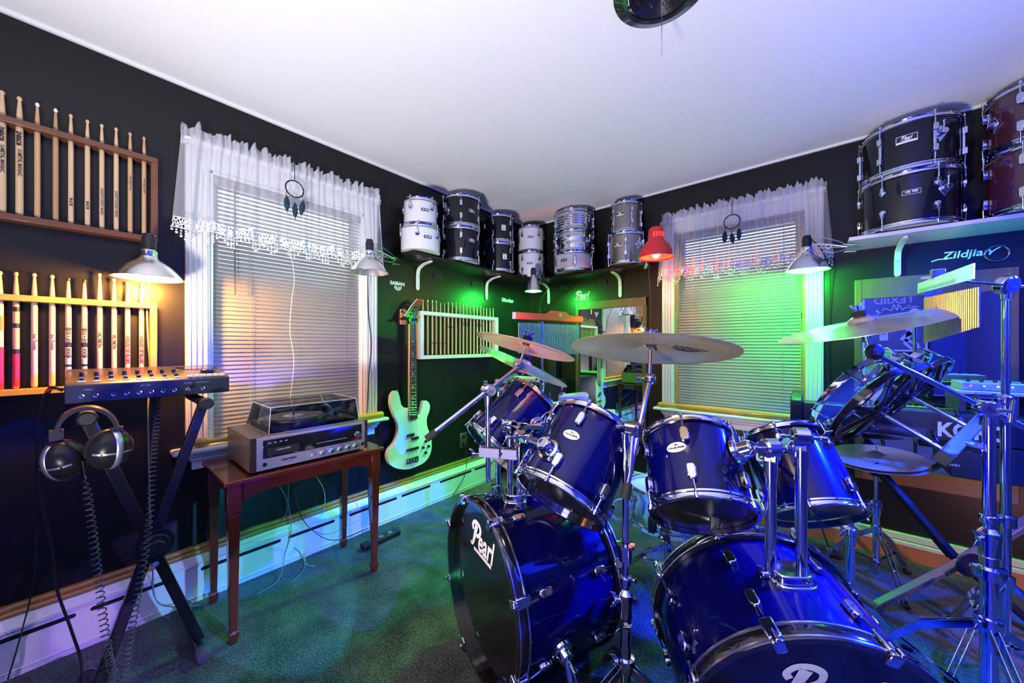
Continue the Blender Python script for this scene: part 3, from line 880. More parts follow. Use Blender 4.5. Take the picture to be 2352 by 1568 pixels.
def on_shelf(px, side, off=.155):
    c = W(px, 600, 'X' if side == 'L' else 'Y', off if side == 'L' else -off)
    return V((c.x, c.y, 0))
def stack(c, specs, z=None):
    z = (SHT if z is None else z) + .0145
    dr = CAM - c; base = math.atan2(dr.y, dr.x)
    for (nm, lab, cat, R, L, shell, n, lug, a0, badge, kw) in specs:
        M = Matrix.Translation((c.x + kw.pop('dx', 0), c.y + kw.pop('dy', 0), z))
        if badge: badge = (badge[0], base + badge[1], badge[2] * L, badge[3])
        drum(nm, lab, cat, M, R, L, shell, n, lug, base + a0, 'spare drums stacked on the shelves', badge, headwhite, kw.pop('hb', headwhite), **kw)
        z += L + .027
zt = lambda px, py, c, R: P(px, py, ((c - CAM).dot(RF)) - R).z
cA = on_shelf(966, 'L', .145)
stack(cA, [('tom_drum', 'lower white drum at the window end of the corner shelf', 'drum', .128, .155, mwhite, 6, 'teardrop', -.15, ('cb700', .36, .52, .052), {'cut': True}),
           ('tom_drum', 'smaller white drum on top at the window end of the corner shelf', 'drum', .108, .150, mwhite, 5, 'teardrop', -.58, ('cb700', .26, .52, .050), {'cut': True})])
cB = on_shelf(1059, 'L', .15)
stack(cB, [('tom_drum', 'large black drum under another, second stack from the left window', 'drum', .138, .222, mshellk, 6, 'flat', 0.0, ('cbout', .60, .62, .052), {}),
           ('tom_drum', 'large black drum with silver mount on top, second stack from the left window', 'drum', .138, .200, mshellk, 6, 'flat', 0.0, ('cbout', .60, .5, .052), {})])
cCc = on_shelf(1147, 'L', .135)
stack(cCc, [('tom_drum', 'lower black drum with square white badge in the corner shelf', 'drum', .118, .215, mshellk, 5, 'flat', -.44, ('royce', .38, .5, .036), {}),
            ('tom_drum', 'upper black drum with square white badge in the corner shelf', 'drum', .118, .200, mshellk, 5, 'flat', -.46, ('royce', .30, .5, .036), {})])
cD = V((.155, -.155, 0)) + V((.02, -.06, 0))
cD = W(1219, 600, 'Y', -.20)
stack(V((cD.x, cD.y, 0)), [('tom_drum', 'lower white drum in the corner, lit green by the cone lamp', 'drum', .118, .215, mwhite, 5, 'teardrop', -.62, ('cb700', -.08, .52, .050), {}),
            ('tom_drum', 'upper white drum in the corner of the shelf', 'drum', .116, .200, mwhite, 5, 'teardrop', -.66, ('cb700', .0, .52, .050), {'cut': True})])
cE = W(1317, 600, 'Y', -.17)
stack(V((cE.x, cE.y, 0)), [('snare_drum', 'white shelled snare drum at the bottom of the silver stack', 'drum', .160, .138, mwhite, 6, 'flat', .07, ('cb700', -.5, .55, .056), {}),
            ('snare_drum', 'chrome snare drum in the middle of the silver stack', 'drum', .160, .145, msteel, 8, 'teardrop', -.24, ('cb700', -.5, .55, .050), {'ribs': 2}),
            ('snare_drum', 'ribbed chrome snare drum on top of the silver stack', 'drum', .156, .142, msteel, 7, 'long', -.24, ('cb700', -.5, .55, .050), {'ribs': 6})])
cF = W(1437, 600, 'Y', -.16)
stack(V((cF.x, cF.y, 0)), [('tom_drum', 'lower pewter grey drum by the red lamp', 'drum', .122, .215, mgrey, 5, 'long', .0, ('pearlbar', -.48, .62, .056), {}),
            ('tom_drum', 'upper pewter grey drum by the red lamp', 'drum', .103, .205, mgrey, 5, 'long', .40, ('pearlbar', -.40, .6, .056), {})])
# tom mounts on the black and pewter shelf drums
def mount_plate(c, ang, R, z, lab_parent):
    d = V((math.cos(ang), math.sin(ang), 0)); s = V((0, 0, 1)).cross(d)
    MM = Matrix((s, V((0, 0, 1)), d)).transposed().to_4x4(); MM.translation = V((c.x, c.y, z)) + d * R
    mb = MB(); mb.prism([(0, .038), (.026, 0), (0, -.038), (-.026, 0)], MM, .006)
    p0 = MM @ V((0, 0, .004)); mb.cyl(p0, MM @ V((0, 0, .03)), .013, n=14); mb.cyl(MM @ V((0, .01, .02)), MM @ V((0, .045, .02)), .004, n=8); mb.sphere(MM @ V((0, .045, .02)), .007, 8)
    return mb
def attach(label_part, mb, nm='mount_bracket'):
    for o in bpy.data.objects:
        if o.parent is None and o.get('label') == label_part:
            obj(nm, mb, chrome, o, bev=.0015); return
bang = lambda c: math.atan2((CAM - c).y, (CAM - c).x)
attach('large black drum with silver mount on top, second stack from the left window', mount_plate(cB, bang(cB) - .75, .138, SHT + .36, None))
attach('lower pewter grey drum by the red lamp', mount_plate(cF, bang(cF) + .75, .122, SHT + .14, None))
attach('ribbed chrome snare drum on top of the silver stack', mount_plate(cE, bang(cE) + .8, .158, SHT + .40, None), 'strainer')
attach('chrome snare drum in the middle of the silver stack', mount_plate(cE, bang(cE) + .8, .162, SHT + .24, None), 'strainer')

# right hand shelf
D2 = .285
p_ = W(1950, 545, 'Y', -D2)
Z2 = p_.z - .018; x2 = p_.x
s2 = obj('wall_shelf', MB().bx(x2, XR, -D2, 0, Z2, Z2 + .018), mshelfw, bev=.001, smooth=False)
tag(s2, 'pale wall shelf right of the back window, carrying the big dark drums', 'shelf')
bracket('B', W(2062, 590, 'Y', -.01).x, 'white shelf bracket under the pale shelf with the big dark drums', r=.24, h=.17, z=Z2)
cG = W(2086, 500, 'Y', -.185)
stack(V((cG.x, cG.y, 0)), [('floor_tom', 'lower black drum of the left stack on the pale shelf', 'drum', .168, .235, mshellk, 6, 'teardrop', -.50, ('cb700w', .06, .6, .060), {}),
                           ('floor_tom', 'upper black drum of the left stack on the pale shelf', 'drum', .165, .215, mshellk, 6, 'long', -.56, ('pearlbar', -.03, .62, .070), {})], Z2 + .018)
cH = V((cG.x + .425, -.205, 0))
stack(cH, [('floor_tom', 'lower dark maroon drum at the right end of the pale shelf', 'drum', .190, .245, mshellm, 8, 'short', -.42, None, {}),
           ('floor_tom', 'upper dark maroon drum at the right end of the pale shelf', 'drum', .190, .225, mshellm, 8, 'short', -.45, None, {})], Z2 + .018)
attach('upper black drum of the left stack on the pale shelf', mount_plate(cG, bang(cG) + .62, .165, Z2 + .42, None))
attach('lower black drum of the left stack on the pale shelf', mount_plate(cG, bang(cG) + .70, .168, Z2 + .17, None))
attach('upper dark maroon drum at the right end of the pale shelf', mount_plate(cH, bang(cH) - .95, .190, Z2 + .42, None))

# ================================================================ CLAMP LAMPS
malu = mat('spun_aluminium', (.80, .81, .82), .22, 1., bump=(40, .05, .002))
mred = mat('red_enamel', (.55, .010, .015), .3, coat=.5)
mbulb = {}
def lamp(name, label, c, D, h, outer, inner, col, power, bulb_es, neck='bell', tilt=V((0, 0, 1)), clamp_to=None, cord=None, on=True, spread=None):
    """c = centre of the shade rim"""
    M = frame(c, tilt, RX)
    t = thing(name, label, 'lamp', M)
    R = D / 2
    if neck == 'bell': prof = [(1, 0), (1.0, .02), (.965, .03), (.90, .14), (.80, .28), (.66, .44), (.50, .58), (.36, .68), (.27, .76), (.21, .88), (.19, 1)]
    elif neck == 'cone': prof = [(1, 0), (1, .02), (.95, .06), (.78, .35), (.55, .70), (.42, .92), (.30, 1)]
    else: prof = [(1, 0), (.995, .05), (.95, .18), (.84, .34), (.68, .47), (.52, .55), (.46, .60), (.455, .80), (.44, .92), (.36, .985), (.2, 1)]
    obj('shade', MB().lathe([(r * R, z * h) for r, z in prof], n=56), outer, t, local=True)
    obj('shade_lining', MB().lathe([(r * R - .002, z * h - .001) for r, z in prof if r < .999], n=56), inner, t, local=True)
    if neck != 'dome':
        z0 = h * .98
        obj('socket', MB().lathe([(.0, z0 + .075), (.017, z0 + .073), (.019, z0 + .06), (.022, z0 + .055), (.022, z0 + .015), (.018, z0 + .012), (.018, z0 - .01)], n=20), black_plastic, t, local=True)
        obj('collar', MB().lathe([(.19 * R + .004, z0 - .02), (.19 * R + .006, z0 - .012), (.19 * R + .006, z0 + .004), (.02, z0 + .012)], n=24), chrome_s, t, local=True)
        z1 = z0 + .005
    else: z1 = h * .6
    bm_ = mat('bulb_' + name + str(len(mbulb)), (1, 1, 1), .3, emit=col, es=bulb_es); mbulb[len(mbulb)] = 1
    br = min(.030, R * .33)
    if on: obj('bulb', MB().sphere((0, 0, h * .22 if neck != 'dome' else h * .16), br, 18, (1, 1, 1.15)), bm_, t, local=True)
    if clamp_to is not None:
        k = MB(); a = M @ V((0, 0, z1 + .01)) if neck != 'dome' else M @ V((0, 0, h * .98)); b_ = V(clamp_to); d = (b_ - a); side = d.cross(V((0, 0, 1))).normalized() * .022; upv = V((0, 0, 1))
        k.tube(sp([a, a + d * .35 + upv * .012, b_]), .004, 8)
        for q in (-1, 1):
            pts = [b_ + upv * .006 * q, b_ - d * .25 + upv * .030 * q, b_ - d * .75 + upv * (.040 * q + .01), b_ - d * .95 + upv * .015 * q, b_ - d * .6 + upv * .008 * q, b_ + upv * .002 * q]
            k.tube(sp(pts, 5), .0022, 6)
        k.torus(b_ - d * .45, side, .012, .002, 16, 6)
        obj('spring_clamp', k, chrome_s, t)
        j = MB(); j.beam(b_ - d.normalized() * .015 + upv * .010, b_ + d.normalized() * .035 + upv * .006, .022, .004); j.beam(b_ - d.normalized() * .015 - upv * .030, b_ + d.normalized() * .035 - upv * .026, .022, .004)
        obj('clamp_jaw', j, chrome_s, t, bev=.001)
    if cord: obj('cord', MB().tube(sp(cord, 8), .0028, 6), black_plastic if cord is None else mat('grey_flex', (.25, .25, .27), .5) if name == 'clamp_lamp' and label.startswith('lit') else black_plastic, t)
    if on and power:
        L = bpy.data.lights.new(name + '_light', 'POINT' if spread is None else 'SPOT'); L.energy = power; L.color = col; L.shadow_soft_size = br * .8
        if spread: L.spot_size = spread; L.spot_blend = .6
        o = bpy.data.objects.new('bulb_light', L); COL.objects.link(o); o.parent = t
        o.location = (0, 0, h * .22 - br * 1.4 if neck != 'dome' else -.012)
    return t
malw = mat('white_reflector', (.85, .85, .83), .4)
malg = mat('polished_reflector', (.85, .85, .85), .25, .8)
c1 = W(342, 640, 'X', .165)
lamp('clamp_lamp', 'lit clamp lamp with warm bulb hanging under the walnut drumstick rack', c1, .208, .105, malu, malw, (1, .42, .075), 62, 40, clamp_to=W(352, 545, 'X', .045),
     cord=[W(344, 560, 'X', .16), W(345, 610, 'X', .03), W(338, 700, 'X', .03), W(340, 780, 'X', .028), W(344, 850, 'X', .03), W(340, 960, 'X', .06), W(345, 1180, 'X', .09), W(350, 1300, 'X', .10), P(365, 1385, 1.50), P(460, 1390, 1.5)])
c2 = W(849, 626, 'X', .26)
lamp('clamp_lamp', 'unlit aluminium clamp lamp between the left window and the corner shelf', c2, .205, .115, malu, malg, (1, .9, .8), 0, 0, clamp_to=W(908, 596, 'X', .14), on=False,
     cord=[W(849, 565, 'X', .25), W(846, 600, 'X', .10), W(845, 700, 'X', .03), W(852, 790, 'X', .03), W(846, 880, 'X', .03), W(842, 1000, 'X', .05), W(846, 1130, 'X', .09), P(850, 1205, 1.95)])
c3 = W(1225, 669, 'X', .30); c3 = C((1225 - CX) / F * 3.0, 3.0, (CY - 669) / F * 3.0)
lamp('clamp_lamp', 'small cone clamp lamp with green bulb clipped at the corner of the black shelf', c3, .145, .125, malu, malw, (.03, 1, .08), 42, 30, neck='cone', clamp_to=C((1243 - CX) / F * 3.08, 3.08, (CY - 640) / F * 3.08),
     cord=[c3 + V((0, 0, .19)), c3 + V((.06, .03, .14)), c3 + V((.10, .08, .05)), C((1243 - CX) / F * 3.2, 3.2, (CY - 690) / F * 3.2), C((1238 - CX) / F * 3.25, 3.25, (CY - 730) / F * 3.25), C((1232 - CX) / F * 3.28, 3.28, (CY - 780) / F * 3.28)])
c4 = P(1507, 592, 2.36)
lamp('desk_lamp', 'red dome clip lamp glowing red beside the back window valance', c4, .215, .200, mred, mat('red_lining', (.9, .25, .10), .5), (1, .03, .02), 8, 12, neck='dome', clamp_to=P(1484, 600, 2.58),
     cord=[P(1488, 540, 2.42), P(1490, 620, 2.62), P(1494, 700, 2.66), P(1491, 800, 2.66), P(1493, 900, 2.67), P(1490, 990, 2.67), P(1490, 1060, 2.67)])
c5 = W(1853, 622, 'Y', -.235)
lamp('clamp_lamp', 'green lit aluminium clamp lamp beside the pale shelf', c5, .205, .125, malu, malw, (.01, 1, .04), 50, 30, clamp_to=W(1946, 566, 'Y', -.24),
     cord=[c5 + V((0, 0, .19)), c5 + V((.06, .03, .12)), W(1905, 625, 'Y', -.05), W(1906, 700, 'Y', -.02), W(1902, 800, 'Y', -.02), W(1904, 860, 'Y', -.02), W(1900, 940, 'Y', -.02)])
for o in [o for o in bpy.data.objects if o.get('label', '').startswith('red dome')]:
    vs_ = MB()
    Mi = WM[o.name]
    for k in range(-2, 3):
        a = PI / 2 + PI + k * .33
        d = V((math.cos(a), math.sin(a), 0)); 
        vs_.box(Mi @ (d * .0490 + V((0, 0, .145))), (.006, .006, .030), Mi.to_3x3() @ Matrix((d, V((0, 0, 1)).cross(d), V((0, 0, 1)))).transposed())
    obj('vent_slot', vs_, mat('glowing_vent', (.9, .05, .05), .5, emit=(1, .04, .04), es=1.6), o)

# ================================================================ WALL LOGOS
def wallframe(side, px, py):
    c = W(px, py, 'X' if side == 'L' else 'Y', .0025 if side == 'L' else -.0025)
    if side == 'L': M = Matrix((V((0, 1, 0)), V((0, 0, 1)), V((1, 0, 0)))).transposed().to_4x4()
    else: M = Matrix((V((1, 0, 0)), V((0, 0, 1)), V((0, -1, 0)))).transposed().to_4x4()
    M.translation = c; return M
M = wallframe('L', 913, 654)
t = thing('wall_decal', 'white cymbal maker decal with half record disc on the left wall', 'decal', M)
obj('lettering', textmb('SABIAN', .033, M @ Matrix.Translation((0, .008, 0)), .0020, sx=1.0), logow, t)
mb = MB(); mb.flat = True
for r0, r1 in ((.007, .013), (.0145, .030)):
    n = 20; vs = []
    for i in range(n + 1):
        a = PI + PI * i / n
        vs += [M @ V((r0 * math.cos(a) + .003, r0 * math.sin(a) - .009, 0)), M @ V((r1 * math.cos(a) + .003, r1 * math.sin(a) - .009, 0))]
    mb.add(vs, [(2 * i, 2 * i + 1, 2 * i + 3, 2 * i + 2) for i in range(n)])
obj('half_disc', mb, mat('grey_decal', (.5, .5, .5), .5), t)
M = wallframe('L', 1166, 690)
tag(obj('wall_decal', textmb('Gibraltar', .046, M, .002), logow, smooth=False), 'small white hardware maker decal beneath the corner shelf on the left wall', 'decal')
M = wallframe('B', 1336, 678)
tag(obj('wall_decal', pearlmb(M, .066, .15), logow, smooth=False), 'white script decal above the narrow mirror', 'decal')
M = wallframe('B', 2219, 583)
t = thing('wall_decal', 'white oriental style script decal under the pale shelf', 'decal', M)
obj('lettering', textmb('Zildjian', .050, M, .0008, .18, sx=1.05), logow, t)
obj('flourish', MB().ribbons([(sp2([(-.115, -.022), (-.09, -.014), (-.06, -.016)]), [.2] + [1] * 12), (sp2([(.074, -.010), (.090, .008), (.105, .016)]), [1] * 12 + [.2])], M, .005), logow, t)
c = W(2290, 582, 'Y', -.02)
t_ = obj('wall_ring', MB().torus(c, (0, -1, 0), .036, .0035, 40, 8), chrome); tag(t_, 'plain metal ring hung on the wall at the end of the script decal', 'ring')

# ================================================================ MIRRORS
mmir = mat('mirror_glass', (.86, .88, .88), .01, 1.)
mmf = wood('dark_oak_frame', (.16, .075, .04), .5, .4, 5, (10, 10, 1.5))
mmf2 = wood('lit_oak_frame', (.30, .09, .05), .6, .35, 5, (1.5, 10, 10))  # same frame wood, brighter and redder for the light on the bottom rail
def mirror(x0, x1, z0, z1, label, topw, sw, m1, m2):
    t = thing('wall_mirror', label, 'mirror', V(((x0 + x1) / 2, 0, z0)))
    obj('glass', MB().bx(x0 + sw * .5, x1 - sw * .5, -.010, -.004, z0 + .03, z1 - topw * .5), mmir, t, smooth=False)
    f = MB(); f.bx(x0, x1, -.028, 0, z1 - topw, z1); obj('frame_rail', f, m1, t, bev=.003)
    f = MB(); f.bx(x0, x1, -.028, 0, z0, z0 + topw * .8); obj('frame_rail', f, m2, t, bev=.003)
    for a, b_ in ((x0, x0 + sw), (x1 - sw, x1)):
        obj('frame_stile', MB().bx(a, b_, -.030, 0, z0 + .001, z1 - .001), m1, t, bev=.003)
xa = W(1322, 700, 'Y', -.028).x; xb = W(1484, 700, 'Y', -.028).x; za = W(1322, 695, 'Y', -.028).z
mirror(xa, xb, .40, za, 'wood framed mirror between the corner and the back window', .068, .030, mmf, mmf)
xc = W(1963, 700, 'Y', -.028).x; xd = W(2342, 700, 'Y', -.028).x; zc_ = W(2000, 640, 'Y', -.028).z
zlow = W(2253, 1146, 'Y', -.028).z
mirror(xc, xd, zlow, zc_, 'large dark framed mirror under the pale shelf, behind the keyboard', .11, .030, mmf, mmf2)

# poster on the wall behind the camera, seen only in the mirror
px0, px1, pz0, pz1 = 2.66, 3.24, 1.08, 1.84
t = thing('framed_poster', 'framed monochrome music poster with handwritten signature, seen reversed in the large mirror', 'poster', V(((px0 + px1) / 2, YF, pz0)))
obj('frame', MB().bx(px0 - .02, px1 + .02, YF, YF + .02, pz0 - .02, pz1 + .02), mat('poster_frame_black', (.01, .01, .012), .3), t, bev=.003)
obj('mount', MB().bx(px0, px1, YF + .02, YF + .022, pz0, pz1), mat('poster_white', (.75, .75, .78), .5), t)
obj('print', MB().bx(px0 + .02, px1 - .02, YF + .022, YF + .024, pz0 + .02, pz1 - .02), mat('poster_grey', (.16, .16, .19), .4, noise=(3, .3, (1, 1, 1))), t)
Mp = Matrix((V((-1, 0, 0)), V((0, 0, 1)), V((0, 1, 0)))).transposed().to_4x4(); Mp.translation = V(((px0 + px1) / 2, YF + .0255, pz0))
obj('lettering', textmb('TEXIID', .12, Mp @ Matrix.Translation((0, .655, 0)), .002), mat('poster_letter', (.45, .45, .5), .5), t)
obj('signature', MB().ribbons([(sp2([(-.20, .52), (-.14, .60), (-.17, .55), (-.10, .56), (-.08, .53), (-.04, .60), (-.03, .53), (.0, .60), (.02, .53), (.08, .56), (.10, .53)]), None), (sp2([(-.22, .56), (-.12, .585)]), None), (sp2([(.12, .50), (.16, .54), (.14, .48), (.22, .46)]), None)], Mp, .006), logow, t)
leg = mat('poster_pale', (.55, .55, .58), .5)
for nm, pts, ws in (('leg', [(-.14, .30), (-.13, .20), (-.10, .10), (-.16, .03)], [2, 1.5, 1.1, .8]), ('leg', [(-.15, .24), (-.07, .16), (-.20, .10), (-.22, .04)], [2, 1.4, 1.1, .8]), ('arm', [(.12, .36), (.08, .28), (.06, .22)], [1, .9, .7]), ('paper', [(.09, .22), (.09, .14)], [2.4, 2.4]), ('arm', [(.02, .34), (-.02, .30), (.0, .27)], [1, .9, .7])):
    obj(nm, MB().ribbons([(pts, ws)], Mp @ Matrix.Translation((0, 0, .0005)), .032), leg, t)
# ================================================================ BASS GUITAR
GX = .075
def g(cx, cy, x=GX):            # crop pixels of the guitar view -> wall plane point
    return W(860 + cx * .2807, 660 + cy * .2807, 'X', x)
mgb = mat('pearl_white_lacquer', (.72, .76, .74), .15, coat=.8)
gt = thing('bass_guitar', 'white four string bass guitar hanging on the left wall by its headstock', 'guitar', g(290, 1300))
outl = [(278, 985), (250, 985), (222, 960), (208, 900), (190, 850), (165, 850), (140, 885), (136, 960), (160, 1040), (190, 1110), (196, 1190), (165, 1270), (118, 1330), (106, 1390), (130, 1450), (190, 1482), (270, 1488),
        (345, 1465), (410, 1430), (455, 1370), (470, 1290), (460, 1210), (434, 1140), (430, 1070), (450, 1010), (454, 960), (430, 928), (402, 935), (388, 985), (370, 1035), (348, 1048), (347, 1060), (278, 1090)]
c0 = g(290, 1200)
poly = [(g(x, y).y, g(x, y).z) for x, y in outl]
pp = sp2(poly + [poly[0]], 4)[:-1]
mb = MB(); mb.prism(pp, Matrix(((0, 0, 1, GX - .034), (1, 0, 0, 0), (0, 1, 0, 0), (0, 0, 0, 1))), .034)
obj('body', mb, mgb, gt, bev=.006)
mneck = wood('maple_neck', (.60, .42, .22), .8, .3, 4, (10, 10, 1)); mfb = wood('rosewood_board', (.075, .035, .018), .5, .4, 8, (10, 10, 1))
def quad_bar(pts, x0, x1):
    return MB().prism([(g(a, b).y, g(a, b).z) for a, b in pts], Matrix(((0, 0, 1, x0), (1, 0, 0, 0), (0, 1, 0, 0), (0, 0, 0, 1))), x1 - x0)
obj('neck', quad_bar([(283, 1090), (286, 295), (338, 285), (348, 1075)], GX - .016, GX + .003), mneck, gt, bev=.003)
obj('fretboard', quad_bar([(287, 1085), (289, 300), (335, 295), (347, 1072)], GX + .003, GX + .009), mfb, gt)
fr = MB(); y0, y1 = 300., 1080.; L_ = (y1 + 150 - y0) * 1.22
for k in range(1, 22):
    yy = y0 + L_ * .93 * (1 - 2 ** (-k / 12))
    if yy > y1: break
    a, b_ = g(287, yy, GX + .0095), g(336 + (yy - 300) * .0135, yy, GX + .0095)
    fr.tube([a, b_], .0011, 5)
obj('frets', fr, chrome_s, gt)
dm = MB(); 
for k in (3, 5, 7, 9, 12, 15, 17, 19):
    yy = y0 + L_ * .93 * (1 - 2 ** (-(k - .5) / 12)); c_ = g(314, yy, GX + .0093); q = .006
    dm.add([c_ + V((0, 0, q)), c_ + V((0, q * .8, 0)), c_ + V((0, 0, -q)), c_ + V((0, -q * .8, 0))], [(0, 1, 2, 3)])
dm.flat = True; obj('inlay', dm, logow, gt)
obj('headstock', quad_bar([(286, 300), (270, 262), (246, 236), (300, 150), (350, 92), (388, 96), (378, 140), (352, 200), (340, 290)], GX - .006, GX + .008), mat('black_gloss_headstock', (.01, .01, .011), .15, coat=1), gt, bev=.002)
edge = MB().tube([g(246, 236, GX + .004), g(300, 152, GX + .004), g(350, 94, GX + .004)], .003, 6); obj('binding', edge, logow, gt)
for k, (a, b_) in enumerate(((268, 222), (284, 192), (302, 165), (322, 138))):
    m_ = MB(); p0 = g(a, b_, GX); m_.cyl(p0, p0 + V((0, -.030, .014)), .003, n=8); m_.sphere(p0 + V((0, -.036, .018)), .010, 10, (.5, 1, 1))
    m_.cyl(g(a + 22, b_ + 26, GX + .008), g(a + 22, b_ + 26, GX + .022), .0045, n=10)
    obj('tuning_peg', m_, dark_metal, gt)
for k in range(4):
    top = g(294 + k * 12, 296, GX + .014); bot = g(272 + k * 22 + 6, 1405, GX + .020)
    obj('string', MB().tube([g(290 + k * 22, 250 - k * 28, GX + .018), top, bot], .0011 - .0001 * k, 5), chrome_s, gt)
pk = MB(); a, b_ = g(268, 1225, GX + .001), g(330, 1190, GX + .012); pk.bx(a.x, b_.x, a.y, b_.y, a.z, b_.z); obj('pickup', pk, black_plastic, gt, bev=.002)
pk = MB(); a, b_ = g(304, 1250, GX + .001), g(364, 1216, GX + .012); pk.bx(a.x, b_.x, a.y, b_.y, a.z, b_.z); obj('pickup', pk, black_plastic, gt, bev=.002)
pk = MB(); a, b_ = g(262, 1342, GX + .001), g(366, 1300, GX + .012); pk.bx(a.x, b_.x, a.y, b_.y, a.z, b_.z); obj('pickup', pk, black_plastic, gt, bev=.002)
pk = MB(); a, b_ = g(262, 1448, GX + .001), g(362, 1378, GX + .006); pk.bx(a.x, b_.x, a.y, b_.y, a.z, b_.z); br_ = obj('bridge', pk, black_plastic, gt, bev=.001)
for k in range(4):
    a = g(278 + k * 22, 1415, GX + .012); obj('saddle', MB().box(a, (.012, .009, .032)), chrome_s, br_, bev=.001)
for a, b_ in ((418, 1258), (440, 1298), (396, 1308), (416, 1350)):
    obj('knob', MB().lathe([(0, .014), (.008, .013), (.009, .011), (.010, 0)], g(a, b_, GX), (1, 0, 0), 16), black_plastic, gt)
obj('strap_button', MB().lathe([(.003, 0), (.003, .006), (.007, .010), (0, .012)], g(186, 850, GX - .015), (0, 0, 1), 12), chrome_s, gt)
# hanger block
hk = thing('guitar_hanger', 'wooden block guitar hanger with padded black arms on the left wall', 'hanger', g(225, 300, 0))
hb_ = MB(); a, b_ = g(206, 302, 0.001), g(262, 180, .02); hb_.bx(a.x, b_.x, a.y, b_.y, a.z, b_.z); obj('block', hb_, wood('birch_block', (.55, .33, .16), .7, .5, 6, (10, 10, 1)), hk, bev=.002)
for dy, (a, b_) in enumerate(((262, 258), (345, 262))):
    e = g(a, b_, GX + .035); obj('arm', MB().tube([g(240, 250, .018), V((.045, e.y, e.z + .004)), e], .008, 8), rubber, hk)

# ================================================================ CHIMES
def chimes(name, label, A, B, ht_, n, l0, l1, barmat, tubemat, hump, lab2):
    t = thing(name, label, 'chimes', A)
    d = (B - A); L = d.length; d.normalize(); up = V((0, 0, 1)); nrm = d.cross(up)
    up2 = nrm.cross(d) * 1
    if up2.z < 0: up2 = -up2
    M = Matrix((d, up2, d.cross(up2))).transposed().to_4x4(); M.translation = A
    if hump: pts = [(0, 0), (L, 0), (L, ht_), (L * .78, ht_), (L * .72, ht_ + .020), (L * .50, ht_ + .022), (L * .44, ht_), (0, ht_)]
    else: pts = [(0, 0), (L, 0), (L, ht_), (0, ht_)]
    obj('bar', MB().prism(pts, M @ Matrix.Translation((0, 0, -.001 + .026 if not hump else 0)), .028 if hump else .003), barmat, t, bev=.004 if hump else .0005)
    if hump: obj('end_cap', MB().box(M @ V((-.006, ht_ / 2, .014)), (.010, ht_, .028), M.to_3x3()), mat('grey_end', (.5, .5, .52), .4), t, bev=.002)
    for k in range(n):
        s = (k + .5) / n; p = M @ V((.02 + (L - .04) * s, 0, .014)); l = l0 + (l1 - l0) * s
        ch = obj('chime_tube', MB().cyl(p - up * .018, p - up * (.018 + l), .0042 if hump else .0030, n=10), tubemat, t)
        obj('string', MB().tube([p, p - up * .022], .0008, 4), rubber, ch)
    return t, M, L
Ach, Bch = C(.010, 2.10, .158 - .03), C(.425, 2.25, .150 - .03)
Ach = P(1180, 733, 2.05); Bch = P(1333, 741, 2.30)
t, M, L = chimes('bar_chimes', 'bar chimes with a red lit wooden bar near the room corner', Ach, Bch, .040, 36, .175, .185, mat('red_lit_bar', (.95, .07, .015), .35, coat=.4), mat('chime_aluminium', (.82, .83, .86), .2, 1.), True, 'x')  # glow of the red lamp put into the bar's base colour
mbx = MB(); disc(mbx, M @ Matrix.Translation((L * .63, .038, .0295)), .010, .010, 24); obj('badge', mbx, mat('yellow_badge', (.8, .6, .2), .4), t)
mid = M @ V((L * .38, -.005, .014))
def leg3(mb_or_none, t, hub, foot_r, zf, a0, w=.018, m=chrome, n=3, brace=None):
    for k in range(n):
        a = a0 + 2 * PI * k / n; d = V((math.cos(a), math.sin(a), 0)); f = V((hub.x, hub.y, 0)) + d * foot_r; f.z = zf + .012
        knee = hub + d * (foot_r * .45) + V((0, 0, (f.z - hub.z) * .30))
        s = d.cross(V((0, 0, 1))) * .008
        mb = MB()
        for q in (-1, 1): mb.beam(hub + s * q, knee + s * q, .003, w); mb.beam(knee + s * q, f + s * q, .003, w * .9)
        lg = obj('leg', mb, m, t, bev=.0006)
        obj('rubber_foot', MB().tube([f - d * .014 + V((0, 0, .004)), f + d * .014 - V((0, 0, .004))], [.012, .010], 10), rubber, lg)
        if brace is not None:
            obj('brace', MB().beam(brace + d * .012, knee + (f - knee) * .35, .012, .003), m, t)
def pole_stand(name, label, base, ztop, hubz, r1=.0125, r2=.0095, zmid=.55, a0=.3, foot=.26, group=None, legs=True):
    """straight two section tripod stand; base = (x,y)"""
    b = V((base.x, base.y, 0)); t = thing(name, label, 'stand', b, group)
    z = lambda h: V((b.x, b.y, h))
    obj('lower_tube', MB().cyl(z(CARP + .03), z(zmid), r1, n=20), chrome, t)
    cl = obj('collar', MB().lathe([(r1, -.045), (r1 + .004, -.040), (r1 + .004, -.006), (r1 + .010, 0), (r1 + .010, .022), (r1 + .003, .028), (r2, .03)], z(zmid), n=24), chrome, t)
    wing(t, z(zmid + .010), RX * -1, cl)
    obj('upper_tube', MB().cyl(z(zmid), z(ztop), r2, n=18), chrome, t)
    if legs:
        hb = obj('leg_hub', MB().lathe([(r1, -.02), (r1 + .009, -.018), (r1 + .009, .018), (r1, .02)], z(hubz), n=20), chrome, t)
        obj('leg_hub', MB().lathe([(r1, -.012), (r1 + .006, -.010), (r1 + .006, .010), (r1, .012)], z(CARP + .09), n=20), chrome, t)
        leg3(None, t, z(hubz), foot, CARP, a0, brace=z(CARP + .09))
    return t
